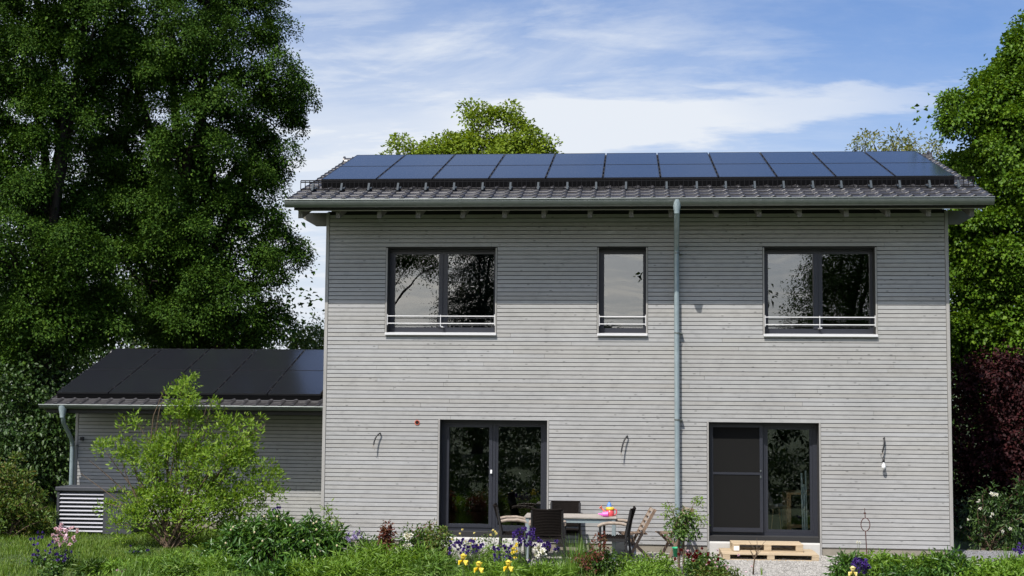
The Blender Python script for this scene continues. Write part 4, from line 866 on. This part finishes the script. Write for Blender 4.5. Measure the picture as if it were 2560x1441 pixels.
mirror_tree('birch_tree', 'hanging branches mirrored at the top of the left upper window', -7.6, -41, [(1.2, 0, 9.6, 1.1), (2.8, 0, 9.8, 0.8), (0.2, 0, 8.0, 0.9), (0.6, 0, 5.6, 1.0), (3.6, 0, 9.0, 0.6), (-1, 0, 4, 1.6)], 190, 'leaf_left', 0.16, 0.11)
mirror_tree('low_tree', 'low treetop mirrored in the foot of the narrow upper window', 4.3, -41, [(0, 0, 5.6, 0.7), (0.5, 0, 5.2, 0.9), (-0.4, 0, 4.6, 1.0), (0, 0, 3.4, 1.5)], 120, 'leaf_left', 0.12, 0.16)
mirror_tree('beech_tree', 'dark tree mirrored in the right upper window', 16.4, -42, [(0, 0, 4.5, 3.0), (-0.4, 0, 7.2, 2.7), (0.6, 0, 10.2, 2.5), (-1.8, 0, 6.0, 1.4), (-1.2, 0, 8.6, 1.2), (1, 0, 12.5, 1.8)], 620, 'leaf_left', 0.35)
# ---------------------------------------------------------------- shrubs and perennials
def shrub(name, label, base, blobs, n, per, r, ln, wd, mat, stem_mat, stems, sr=0.02, shell=0.2, flat=0.7, cat='shrub', group=None, up=0.7, jit=0.1, hier=None):
    b = np.array(base); t = thing(name, label, cat, tuple(b), 0, group); mb = MB()
    tips = [np.array(blobs[i % len(blobs)][0])+rng.normal(size=3)*np.broadcast_to(blobs[i % len(blobs)][1], 3)*0.45 for i in range(stems)]
    for c in tips:
        o = rng.normal(size=3)*np.array([0.08, 0.08, 0]); limb(mb, o, c-b, sr*rng.uniform(0.6, 1.2), sr*0.25, 0.12, 4, 5)
    mb.build('stem', M[stem_mat], t)
    if hier: p, d, nm, L, W_ = crown_h(blobs, *hier, ln, wd, shell); d = d+np.array([0, 0, 0.7])
    else:
        cent, out = crown_points(blobs, n, shell, jit); cent[:, 2] = np.maximum(cent[:, 2], 0.05)
        p, d, nm, L, W_ = clump_leaves(cent, out, per, r, flat, ln, wd, up)
    link('foliage', leaves('foliage', p-b, d, nm, L, W_, M[mat]), t); return t
YE = -0.5; eb = (P(432, 1372, YE)[0], YE, 0)
elder = shrub('elder_shrub', 'tall lime green shrub with many stems in front of the annex', eb,
      pb([(440, 1190, 90), (545, 1185, 85), (365, 1150, 42), (300, 1130, 34), (462, 1055, 42), (455, 1000, 36), (428, 958, 22), (475, 965, 18), (515, 1010, 20), (600, 1120, 42), (555, 1075, 32), (600, 1060, 14), (640, 1068, 16), (668, 1062, 8), (655, 1210, 45), (695, 1205, 20), (700, 1230, 12), (400, 1270, 70), (520, 1290, 80), (330, 1265, 40), (600, 1280, 55), (420, 1110, 45), (520, 1115, 45), (300, 1070, 18), (345, 1060, 14), (250, 1120, 16), (228, 1150, 10), (205, 1180, 8), (310, 1310, 40), (260, 1270, 14), (590, 1140, 16), (630, 1110, 16)], YE, 1.0),
      0, 0, 0, 0.080, 0.028, 'leaf_elder', 'stem_brown', 44, 0.02, shell=0.25, hier=(430, 4, 11, 0.18, 0.058))
YP = -3.6; shrub('peony_bush', 'dense dark green peony bush with round buds below the corner of the house', (P(700, 1441, YP)[0], YP, 0),
      pb([(610, 1370, 60), (690, 1360, 65), (770, 1370, 65), (830, 1390, 50), (560, 1400, 60), (650, 1420, 70), (760, 1430, 70), (700, 1320, 30), (640, 1320, 26), (590, 1340, 30), (780, 1330, 26), (840, 1350, 24)], YP, 1.2),
      430, 22, 0.065, 0.135, 0.034, 'leaf_peony', 'stem_brown', 40, 0.008, shell=0.45)
pe = [o for o in col.objects if o.name.startswith('peony_bush')][0]
bd = MB()
for i in range(34):
    x, y = random.uniform(560, 850), random.uniform(1282, 1400); q = P(x, y, YP-0.5*random.random())-np.array(pe.location)
    bd.lathe([(0, -0.02), (0.014, -0.012), (0.018, 0.003), (0.01, 0.018), (0, 0.022)], q, 6)
bd.build('bud', M['bud'], pe, kind='stuff')
def strappy(name, label, px, py_top, Y, wpx, n, mat='leaf_strap', wd=0.014, lean=0.55, cat='plant', group=None):
    q = P(px, py_top, Y); hgt = max(q[2], 0.15); t = thing(name, label, cat, (q[0], Y, 0), 0, group); rr = wpx/SC(Y)/2
    a = rng.uniform(0, 2*math.pi, n); rad = rr*0.35*np.sqrt(rng.random(n)); base = np.stack([rad*np.cos(a), rad*np.sin(a), np.zeros(n)], 1)
    a2 = a+rng.normal(size=n)*0.5; le = lean*rng.random(n)*min(1.6, rr/hgt*1.3); ln = np.stack([np.cos(a2)*le, np.sin(a2)*le, np.zeros(n)], 1)
    link('foliage', blades('foliage', base, hgt*rng.uniform(0.6, 1.12, n), np.full(n, wd)*rng.uniform(0.7, 1.3, n), ln, M[mat]), t); return t
def mound(name, label, px, py_top, Y, wpx, n, per, ln, wd, mat, cat='plant', group=None, stems=10, stem_mat='stem_green', r=0.05):
    q = P(px, py_top, Y); hgt = max(q[2], 0.15); rr = wpx/SC(Y)/2
    bl = [((q[0]+rng.uniform(-.6, .6)*rr, Y+rng.uniform(-.5, .5)*rr, hgt*rng.uniform(0.35, 0.72)), (rr*0.5, rr*0.5, hgt*0.32)) for _ in range(6)]
    return shrub(name, label, (q[0], Y, 0), bl, n, per, r, ln, wd, mat, stem_mat, stems, 0.006, 0.4, 0.8, cat, group)
def star_flowers(name, centres, size, mat, parent, petals=5, kind='stuff', down=0.0):
    """five-petalled blossoms, all of one plant in one mesh"""
    c = np.array(centres); n = len(c); ax = unit(rng.normal(size=(n, 3))*0.6+np.array([0, -0.7, 0.25-down]))
    ref = unit(np.cross(ax, rng.normal(size=(n, 3)))); bi = np.cross(ax, ref); P_, D_, N_ = [], [], []
    for k in range(petals):
        a = 2*math.pi*k/petals; d = ref*math.cos(a)+bi*math.sin(a)+ax*0.35; P_.append(c); D_.append(d); N_.append(ax+d*0.2)
    for k in range(petals):
        a = 2*math.pi*(k+0.5)/petals; d = (ref*math.cos(a)+bi*math.sin(a))*0.5+ax; P_.append(c); D_.append(d); N_.append(ref*math.cos(a)+bi*math.sin(a))
    P_, D_, N_ = map(np.concatenate, (P_, D_, N_)); s = size*rng.uniform(0.8, 1.2, len(P_))
    return link(name, leaves(name, P_, D_, N_, s, s*0.75, M[mat]), parent, None, kind)
def columbine(label, px, py, Y, wpx, hpx, nfl, mat, size=0.034, leafy=True, group='columbines in the flower bed', name='columbine', cat='flower'):
    q = P(px, py, Y); t = thing(name, label, cat, (q[0], Y, 0), 0, group); b = np.array([q[0], Y, 0]); s = SC(Y); cs = []; st = MB()
    for i in range(nfl):
        c = np.array([q[0]+rng.uniform(-.5, .5)*wpx/s, Y+rng.uniform(-.2, .2), q[2]+rng.uniform(-.5, .5)*hpx/s])-b; c[2] = max(c[2], 0.1); cs.append(c)
        if i % 2 == 0: limb(st, (c[0]*0.35, c[1]*0.35, 0), c, 0.004, 0.002, 0.08, 3, 4)
    st.build('stem', M['stem_green'], t)
    star_flowers('blossoms', cs, size, mat, t)
    if leafy:
        bl = [((0, 0, max(q[2]*0.3, 0.08)), (wpx/s*0.5, 0.25, max(q[2]*0.28, 0.08)))]; cent, out = crown_points(bl, 40, 0.3); cent[:, 2] = np.maximum(cent[:, 2], 0.03)
        p, d, nm, L, W_ = clump_leaves(cent, out, 12, 0.05, 0.5, 0.05, 0.035); link('foliage', leaves('foliage', p, d, nm, L, W_, M['leaf_rose']), t)
    return t
def iris(label, px, py, Y, mat='yellowp', nlv=16):
    q = P(px, py, Y); t = thing('iris', label, 'flower', (q[0], Y, 0), 0, 'yellow bearded irises'); z = q[2]
    MB().tube([(0.01, 0, 0), (0, 0, z*0.6), (0, 0, z-0.03)], 0.006, 6).build('stem', M['stem_green'], t)
    c, D_, N_ = [], [], []; L, W_ = [], []
    for k in range(3):      # standards
        a = 2*math.pi*k/3+0.4; h_ = np.array([math.cos(a), math.sin(a), 0])
        for e in (-0.35, 0.0, 0.35):
            hh = np.array([math.cos(a+e), math.sin(a+e), 0]); c.append(np.array([0, 0, z-0.02])+hh*0.006); D_.append(hh*0.55+np.array([0, 0, 1.0])); N_.append(-hh+np.array([0, 0, .3])); L.append(0.078); W_.append(0.06)
    MB().lathe([(0.0, 0.0), (0.024, 0.008), (0.036, 0.035), (0.033, 0.06), (0.02, 0.078), (0.0, 0.084)], (0, 0, z-0.02), 9).build('flower_dome', M[mat], t)
    for k in range(3):      # falls
        a = 2*math.pi*k/3+0.4+math.pi/3
        for e in (-0.3, 0.0, 0.3):
            hh = np.array([math.cos(a+e), math.sin(a+e), 0]); c.append(np.array([0, 0, z-0.02])+hh*0.01); D_.append(hh*0.8+np.array([0, 0, -0.75])); N_.append(hh+np.array([0, 0, 0.8])); L.append(0.09); W_.append(0.07)
    link('flower', leaves('flower', np.array(c), np.array(D_), np.array(N_), np.array(L), np.array(W_), M[mat], 0.35), t)
    a = rng.uniform(0, 2*math.pi, nlv); base = np.stack([0.06*np.cos(a), 0.06*np.sin(a), np.zeros(nlv)], 1); le = 0.25*rng.random(nlv)
    link('foliage', blades('foliage', base, z*rng.uniform(0.5, 0.9, nlv), np.full(nlv, 0.028), np.stack([np.cos(a)*le, np.sin(a)*le, np.zeros(nlv)], 1), M['leaf_strap']), t); return t

# tall shoots above the peony
for px, py, lab in ((822, 1262, 'taller pale green shoot above the right end of the peony bush'), (843, 1296, 'shorter pale green shoot at the right end of the peony bush')):
    q = P(px, py, -3.3); t = thing('tall_shoot', lab, 'plant', (q[0], -3.3, 0)); b = np.array([q[0], -3.3, 0]); st = MB(); st.tube([(0, 0, 0), (0.01, 0, q[2]*0.5), (0, 0, q[2])], [0.007, 0.006, 0.002], 6); st.build('stem', M['stem_green'], t)
    zz = np.linspace(q[2]*0.55, q[2], 26); cent = np.stack([rng.normal(size=26)*0.02, rng.normal(size=26)*0.02, zz], 1); p, d, nm, L, W_ = clump_leaves(cent, unit(rng.normal(size=(26, 3))), 6, 0.03, 0.8, 0.065, 0.02); link('foliage', leaves('foliage', p, d+np.array([0, 0, 0.6]), nm, L, W_, M['leaf_elder']), t)
# left end of the bed
q = P(30, 1400, 0.6); shrub('wild_shrub', 'leafy wild shrub with reddish shoots at the left edge', (q[0], 0.6, 0), pb([(10, 1180, 26), (40, 1155, 12), (55, 1205, 26), (0, 1240, 50), (60, 1260, 45), (20, 1310, 60), (95, 1300, 34), (85, 1235, 16), (-40, 1250, 70)], 0.6), 0, 0, 0, 0.068, 0.036, 'leaf_wild', 'stem_brown', 26, 0.014, shell=0.2, hier=(170, 4, 11, 0.13, 0.06))
q = P(105, 1400, 0.9); shrub('wild_shrub', 'low green thicket between the left edge and the heat pump', (q[0], 0.9, 0), pb([(70, 1290, 26), (110, 1300, 26), (95, 1330, 36), (125, 1330, 24), (60, 1340, 40)], 0.9), 0, 0, 0, 0.062, 0.024, 'leaf_wild', 'stem_green', 22, 0.008, shell=0.2, hier=(90, 4, 11, 0.11, 0.055))
columbine('dark purple columbine left of the pink one on the lawn', 110, 1368, -3.6, 60, 80, 30, 'purple')
columbine('dark purple columbine at the foot of the pink one on the lawn', 152, 1392, -3.8, 40, 25, 14, 'purple')
columbine('pale pink columbine on the lawn before the heat pump', 160, 1338, -3.5, 60, 50, 40, 'pinkp', 0.04)
columbine('mauve pink blossom low at the bottom edge left', 318, 1434, -4.6, 32, 16, 10, 'mauve', 0.04)
columbine('white blossom low at the bottom left corner', 124, 1432, -4.6, 12, 10, 4, 'whitep', 0.05, True, 'white blossoms in the bed', 'daisy')
columbine('dark blue columbine in the grass at the foot of the elder', 350, 1382, -2.0, 60, 40, 10, 'purple', 0.034)
columbine('purple columbine above the peony bush', 688, 1273, -3.4, 16, 8, 6, 'purple', 0.034, False)
for i, (px, py, w_) in enumerate(((300, 1425, 130), (420, 1405, 150), (540, 1420, 140), (480, 1438, 160))):
    mound('perennial_clump', ['low leafy perennial by the mauve blossom at the bottom left', 'low leafy perennial at the foot of the elder', 'leafy perennial left of the peony bush', 'bright leafy perennial at the bottom edge left of the peony'][i], px, py-22, -4.3-0.2*i, w_, 90, 20, 0.075, 0.03, 'leaf_lime', 'plant', 'leafy perennials in the bed', 8)
for i, (px, py, w_, mt) in enumerate(((455, 1402, 110, 'leaf_strap'), (535, 1392, 120, 'leaf_lime'), (610, 1408, 130, 'leaf_peony'), (690, 1412, 130, 'leaf_peony'), (770, 1404, 130, 'leaf_lime'), (850, 1396, 120, 'leaf_lime'), (240, 1412, 110, 'leaf_rose'))):
    mound('border_perennial', ['grassy perennial at the bottom edge right of the elder stems', 'bright perennial at the left foot of the peony bush', 'dark leafy perennial at the bottom edge under the left half of the peony', 'dark leafy perennial at the bottom edge under the middle of the peony', 'bright perennial at the bottom edge under the right half of the peony', 'bright perennial at the right foot of the peony bush', 'small-leaved perennial on the lawn between the columbines and the mauve blossom'][i], px, py, -5.6 if px > 300 else -4.3, w_, 120, 20, 0.11, 0.02 if i not in (2, 3) else 0.034, mt, 'plant', 'perennials along the bottom edge at the left', 10)
# middle of the bed
for i, (px, py, w_, Y, mt) in enumerate(((905, 1372, 150, -4.6, 'leaf_lime'), (1010, 1385, 170, -4.9, 'leaf_strap'), (940, 1405, 200, -5.2, 'leaf_strap'), (1100, 1392, 140, -5.3, 'leaf_strap'), (1230, 1410, 160, -5.6, 'leaf_lime'), (1360, 1410, 150, -5.6, 'leaf_strap'))):
    mound('daylily', ['yellow-green daylily clump right of the peony bush', 'daylily clump under the white rose', 'broad daylily clump at the bottom edge before the white rose', 'daylily clump left of the yellow irises', 'daylily clump among the yellow irises', 'daylily clump below the purple columbines'][i], px, py-6, Y, w_*1.15, 130, 22, 0.13, 0.017, 'leaf_lime' if i != 3 else 'leaf_strap', 'plant', 'daylily clumps in the bed', 12, 'stem_green', 0.06)
columbine('pale lilac columbine before the wall right of the peony bush', 885, 1340, -3.9, 34, 22, 14, 'lilac', 0.036)
for i, (px, py, w_, mt) in enumerate(((925, 1318, 90, 'leaf_rose'), (968, 1305, 34, 'leaf_rosered'), (1058, 1306, 50, 'leaf_rosered'))):
    mound('rose_bush', ['small green rose bush beside the lilac columbine', 'thin rose shoot with red young leaves before the wall', 'rose shoot with red young leaves right of the white rose'][i], px, py, -3.4, w_, 70, 15, 0.05, 0.03, mt, 'rose', 'rose bushes in the bed', 8, 'stem_brown', 0.04)
wr = mound('white_rose', 'white flowering rose left of the terrace door', 1032, 1312, -4.0, 100, 110, 15, 0.05, 0.03, 'leaf_rose', 'rose', None, 10, 'stem_brown', 0.05)
star_flowers('blossoms', [P(x, y, -4.2)-np.array(wr.location) for x, y in ((1020, 1335), (1026, 1340), (1016, 1342), (1022, 1347), (1012, 1362), (1022, 1364), (1018, 1368), (1028, 1338))], 0.055, 'whitep', wr, 6)
mound('rose_bush', 'green rose bush between the white rose and the purple columbines', 1108, 1316, -4.0, 125, 150, 15, 0.05, 0.03, 'leaf_wild', 'rose', 'rose bushes in the bed', 12, 'stem_brown', 0.05)
columbine('purple columbine mass above the left yellow iris', 1165, 1367, -4.6, 80, 34, 46, 'purple')
columbine('tall purple columbine before the left table leg', 1310, 1345, -4.4, 54, 46, 60, 'purple')
columbine('purple columbine between the second and third yellow iris', 1256, 1386, -4.9, 46, 40, 30, 'purple')
columbine('purple columbine right of the white blossom before the wicker chair', 1368, 1366, -4.5, 56, 34, 30, 'purple')
columbine('lone dark violet columbine below the white blossom', 1323, 1410, -5.1, 12, 10, 5, 'purple', 0.03)
columbine('white columbine among the purple ones before the wicker chair', 1350, 1376, -4.7, 24, 22, 14, 'whitep', 0.05)
columbine('pale cream perennial before the left terrace door', 1195, 1350, -4.2, 130, 46, 16, 'paleyellow', 0.022, True, None, 'perennial', 'plant')
mound('perennial_clump', 'bushy grey-green perennial on the sill line of the left terrace door', 1190, 1322, -3.6, 90, 70, 14, 0.045, 0.02, 'leaf_bushy', 'plant', 'leafy perennials in the bed', 10)
mound('perennial_clump', 'feathery yellow-green perennial left of the tall purple columbine', 1240, 1350, -4.3, 90, 80, 18, 0.05, 0.018, 'leaf_lime', 'plant', 'leafy perennials in the bed', 12)
iris('leftmost of the three yellow irises in the middle of the bed', 1158, 1396, -6.4); iris('middle and lowest of the three yellow irises in the bed', 1197, 1415, -6.4); iris('rightmost and brightest of the three yellow irises in the bed', 1271, 1412, -6.4)
columbine('yellow flower spike above the brightest iris', 1286, 1380, -5.0, 12, 36, 14, 'yellowp', 0.03, False, None, 'yellow_spike')
strappy('grass_tuft', 'tall pale green grass tuft right of the white blossom', 1445, 1342, -4.6, 150, 260, 'leaf_strap', 0.009, 0.75)
strappy('grass_tuft', 'lower grass tuft left of the red-leaved rose', 1410, 1385, -5.0, 120, 160, 'leaf_lime', 0.010, 0.7)
rb_ = mound('rose_bush', 'rose bush with red young leaves before the right table leg', 1490, 1350, -4.6, 120, 130, 14, 0.05, 0.032, 'leaf_rose', 'rose', 'rose bushes in the bed', 14, 'stem_brown', 0.05)
bl = pb([(1450, 1390, 22), (1490, 1372, 22), (1470, 1410, 30), (1500, 1345, 12)], -4.75); cent, out = crown_points(bl, 46, 0.3); p, d, nm, L, W_ = clump_leaves(cent-np.array(rb_.location), out, 10, 0.03, 0.8, 0.045, 0.03); link('young_foliage', leaves('young_foliage', p, d, nm, L, W_, M['leaf_rosered']), rb_)
for i, (px, py, w_) in enumerate(((1580, 1392, 110), (1650, 1385, 110), (1610, 1410, 150))):
    mound('perennial_clump', ['lime green feathery perennial right of the red-leaved rose', 'lime green feathery perennial left of the standard rose', 'lime green perennial at the bottom edge below the tub'][i], px, py, -4.6-0.25*i, w_, 120, 20, 0.07, 0.018, 'leaf_lime', 'plant', 'leafy perennials in the bed', 10)
rb2 = mound('rose_bush', 'rose bush with dark red blossoms left of the bare sapling', 1770, 1385, -3.6, 150, 170, 14, 0.05, 0.032, 'leaf_rose', 'rose', 'rose bushes in the bed', 14, 'stem_brown', 0.05)
star_flowers('blossoms', [P(random.gauss(1735, 20), random.gauss(1392, 9), -3.9)-np.array(rb2.location) for _ in range(26)], 0.035, 'redp', rb2)
star_flowers('pale_blossoms', [P(random.gauss(1790, 40), random.gauss(1410, 14), -4.0)-np.array(rb2.location) for _ in range(16)], 0.025, 'pinkp', rb2)
mound('rose_bush', 'brownish rose bush at the bottom edge before the pallets', 1790, 1412, -3.9, 130, 110, 14, 0.05, 0.03, 'leaf_wild', 'rose', 'rose bushes in the bed', 8, 'stem_brown', 0.05)
# standard rose
Ys = -3.2; q = P(1703, 1391, Ys); t = thing('standard_rose', 'young standard rose with leafy head before the downpipe', 'rose tree', (q[0], Ys, 0)); b = np.array([q[0], Ys, 0])
st = MB(); h1 = P(1703, 1335, Ys)[2]
for x, r in ((-0.035, 0.02), (0.035, 0.018)): st.tube([(x, 0, 0), (x*1.1, 0, h1*0.5), (x*0.9, 0, h1+0.06)], r, 8)
for x, y in ((1668, 1252), (1745, 1240), (1690, 1275), (1665, 1285), (1735, 1290), (1752, 1300)): limb(st, (0, 0, h1), P(x, y, Ys)-b, 0.008, 0.003, 0.06, 3, 5)
st.build('stem', M['stem_brown'], t)
bl = pb([(1705, 1310, 30), (1690, 1325, 24), (1725, 1322, 26), (1712, 1300, 22), (1735, 1335, 14)], Ys); cent, out = crown_points(bl, 60, 0.3); p, d, nm, L, W_ = clump_leaves(cent-b, out, 16, 0.045, 0.8, 0.055, 0.03); link('foliage', leaves('foliage', p, d, nm, L, W_, M['leaf_rose']), t)
bl = pb([(1668, 1260, 9), (1745, 1250, 9), (1680, 1275, 10), (1665, 1287, 9), (1738, 1280, 12), (1752, 1300, 9), (1740, 1262, 8), (1672, 1295, 12)], Ys); cent, out = crown_points(bl, 40, 0.2); p, d, nm, L, W_ = clump_leaves(cent-b, out, 9, 0.03, 1.0, 0.05, 0.02); link('foliage', leaves('foliage', p, d, nm, L, W_, M['leaf_elder']), t)
# bare sapling
Yb = -2.9; q = P(1883, 1441, Yb); t = thing('bare_sapling', 'thin leafless sapling on the gravel before the pallets', 'sapling', (q[0], Yb, 0)); b = np.array([q[0], Yb, 0]); st = MB()
tr_ = [P(x, y, Yb)-b for x, y in ((1883, 1441), (1884, 1415), (1887, 1395), (1892, 1380), (1893, 1362), (1892, 1345))]
st.tube([(-0.01, 0, 0)]+tr_, [0.016, 0.015, 0.013, 0.011, 0.008, 0.005, 0.002], 6)
for (a, y0), (x, y) in (((1886, 1398), (1862, 1360)), ((1888, 1393), (1915, 1352)), ((1892, 1382), (1872, 1352)), ((1892, 1378), (1908, 1366)), ((1887, 1396), (1905, 1375)), ((1886, 1400), (1875, 1378))): limb(st, P(a, y0, Yb)-b, P(x, y, Yb)-b, 0.006, 0.002, 0.1, 3, 5)
st.build('stem', M['stem_brown'], t)
strappy('sprout', 'small upright sprout on the gravel right of the bare sapling', 1905, 1425, -2.9, 16, 8, 'leaf_strap', 0.014, 0.3)
# right part
for i, (px, py, w_, n) in enumerate(((2130, 1400, 110, 110), (2215, 1392, 130, 130), (2300, 1396, 110, 120), (2370, 1388, 120, 130), (2250, 1418, 220, 150))):
    mound('lily_clump', ['leafy lily clump behind the right purple columbine', 'leafy lily clump right of the garden stake', 'leafy lily clump below the right end of the wall', 'leafy lily clump at the house corner', 'leafy lily clump at the bottom edge right of the garden stake'][i], px, py-6, -2.9-0.12*i, w_, n, 18, 0.105, 0.026, 'leaf_lime' if i in (1, 2) else 'leaf_peony', 'plant', 'lily clumps before the right end of the wall', 10)
strappy('grass_tuft', 'wispy grass tuft around the garden stake', 2155, 1372, -2.8, 120, 70, 'leaf_strap', 0.006, 0.7)
strappy('grass_tuft', 'yellow-green shoots below the right end of the wall', 2310, 1375, -2.6, 70, 24, 'leaf_lime', 0.016, 0.5)
columbine('dense violet flower head right of the pale yellow iris', 2150, 1414, -3.5, 38, 30, 60, 'purple', 0.036)
iris('pale yellow iris at the bottom edge before the gravel', 2132, 1426, -3.7, 'paleyellow', 8)
columbine('tiny white umbel before the wall left of the garden stake', 2147, 1357, -2.9, 8, 4, 4, 'whitep', 0.025, False, None, 'white_umbel')
ca = columbine('white carpet flowers running along the gravel at the right', 2410, 1425, -3.1, 70, 40, 90, 'whitep', 0.03, True, None, 'carpet_flower')
for i, (px, py, w_, Y) in enumerate(((2480, 1400, 130, -3.0), (2550, 1385, 120, -2.8), (2440, 1422, 110, -3.4), (2530, 1418, 140, -3.4))):
    mound('perennial_clump', ['green perennial right of the white carpet flowers', 'green perennial with blue blossoms at the right edge', 'green perennial at the bottom edge beside the white carpet flowers', 'green perennial in the bottom right corner'][i], px, py, Y, w_, 110, 20, 0.075, 0.034, 'leaf_lime', 'plant', 'leafy perennials in the bed', 8)
columbine('blue-violet columbine at the right edge below the rhododendron', 2545, 1374, -2.7, 24, 26, 12, 'purple', 0.034, False)
strappy('grass_tuft', 'arching grass tuft at the right edge under the rhododendron', 2520, 1355, -2.2, 110, 70, 'leaf_strap', 0.008, 0.8)
YR = 1.6; rh = shrub('rhododendron', 'white flowering rhododendron right of the house corner', (P(2470, 1385, YR)[0], YR, 0),
     pb([(2480, 1260, 45), (2530, 1300, 55), (2440, 1300, 45), (2500, 1340, 55), (2410, 1320, 26), (2560, 1260, 50), (2460, 1235, 20)], YR, 0.8), 150, 16, 0.10, 0.10, 0.034, 'leaf_rhodo', 'stem_brown', 24, 0.02, 0.4)
hd = []
for x, y in ((2462, 1228), (2480, 1232), (2474, 1240), (2486, 1238), (2420, 1300), (2395, 1320), (2403, 1317), (2500, 1333), (2510, 1330), (2449, 1276), (2455, 1272), (2515, 1315), (2517, 1322), (2475, 1290), (2440, 1248), (2448, 1252)):
    for _ in range(random.choice((0, 1, 2))): hd.append(P(x+random.gauss(0, 5), y+random.gauss(0, 4), YR-0.5)-np.array(rh.location))
star_flowers('blossoms', hd, 0.038, 'whitep', rh)
tree('yew_shrub', 'dark evergreen shrub filling the shade behind the rhododendron', 'shrub', (P(2420, 1300, 3.0)[0]+0.1, 3.2, 0), pb([(2420, 1290, 45, 0), (2450, 1340, 50, 0), (2400, 1330, 20, 0.8), (2540, 1310, 70, 0.5)], 3.2, 0.8), 130, 46, 0.14, 0.06, 0.025, 'conifer', 0.05, limbs=4, shell=0.1)

# ---------------------------------------------------------------- grass, ground cover, gravel
def grass_patch(name, poly_fn, n, hmin, hmax, wd, mat, box, label=None):
    x = rng.uniform(box[0], box[1], n); y = rng.uniform(box[2], box[3], n); k = poly_fn(x, y); x, y = x[k], y[k]; n = len(x)
    hh = rng.uniform(hmin, hmax, n)*(0.7+0.5*np.sin(x*2.1+1.3)*np.sin(y*1.7)+0.3*rng.random(n)); a = rng.uniform(0, 2*math.pi, n); le = rng.uniform(0.1, 0.8, n)
    o = link(name, blades(name, np.stack([x, y, np.zeros(n)], 1), np.maximum(hh, 0.02), np.full(n, wd)*rng.uniform(0.6, 1.3, n), np.stack([np.cos(a)*le, np.sin(a)*le, np.zeros(n)], 1), M[mat], 2), kind='stuff')
    if label: o['label'] = label
    return o
grass_patch('lawn_grass', lambda x, y: (x < 0.2+0.35*np.sin(y)) & ~((y > 3.0)), 90000, 0.05, 0.12, 0.010, 'grass', (-9.5, 0.6, -6.2, 3.0))
grass_patch('bed_greenery', lambda x, y: (y < -3.4-0.5*np.sin(x*1.3)), 26000, 0.12, 0.34, 0.014, 'leaf_strap', (-1.8, 6.4, -6.6, -2.8))
grass_patch('edge_grass', lambda x, y: (y < -2.9) | (x > 11.9), 9000, 0.06, 0.2, 0.010, 'leaf_strap', (9.0, 15.0, -4.6, -0.3))
grass_patch('shade_grass', lambda x, y: np.ones(len(x), bool), 15000, 0.08, 0.25, 0.014, 'grass', (-14, -5.9, 1.0, 12.0))
def pebbles(name, n, box, fn, smin, smax, mat):
    x = rng.uniform(box[0], box[1], n); y = rng.uniform(box[2], box[3], n); k = fn(x, y); x, y = x[k], y[k]; n = len(x); s = rng.uniform(smin, smax, n)
    o = np.array([[1, 0, 0], [-1, 0, 0], [0, 1, 0], [0, -1, 0], [0, 0, .7], [0, 0, -.5]]); f = np.array([[0, 2, 4], [2, 1, 4], [1, 3, 4], [3, 0, 4]])
    a = rng.uniform(0, 6.28, n); ca, sa = np.cos(a), np.sin(a); sq = rng.uniform(0.6, 1.0, (n, 6, 1))
    v = o[None]*sq*s[:, None, None]; v = np.stack([v[..., 0]*ca[:, None]-v[..., 1]*sa[:, None], v[..., 0]*sa[:, None]+v[..., 1]*ca[:, None], v[..., 2]+rng.normal(size=(n, 1))*0.15*s[:, None]], -1)
    v += np.stack([x, y, 0.006+s*0.25], 1)[:, None]
    ff = (f[None]+6*np.arange(n)[:, None, None]).reshape(-1, 3)
    return link(name, np_mesh(name, v.reshape(-1, 3), ff, M[mat]), kind='stuff')
pebbles('gravel', 30000, (6.4, 10.6, -3.6, 0.0), lambda x, y: (y > -3.5+0.6*np.maximum(x-9.2, 0)), 0.010, 0.026, 'pebble')
pebbles('gravel', 14000, (0.3, 6.4, -2.6, 0.0), lambda x, y: np.ones(len(x), bool), 0.012, 0.026, 'pebble')
pebbles('gravel', 9000, (10.6, 13.2, -2.4, 1.2), lambda x, y: (y < 0.0) | (x > 11.3), 0.012, 0.024, 'chipping')
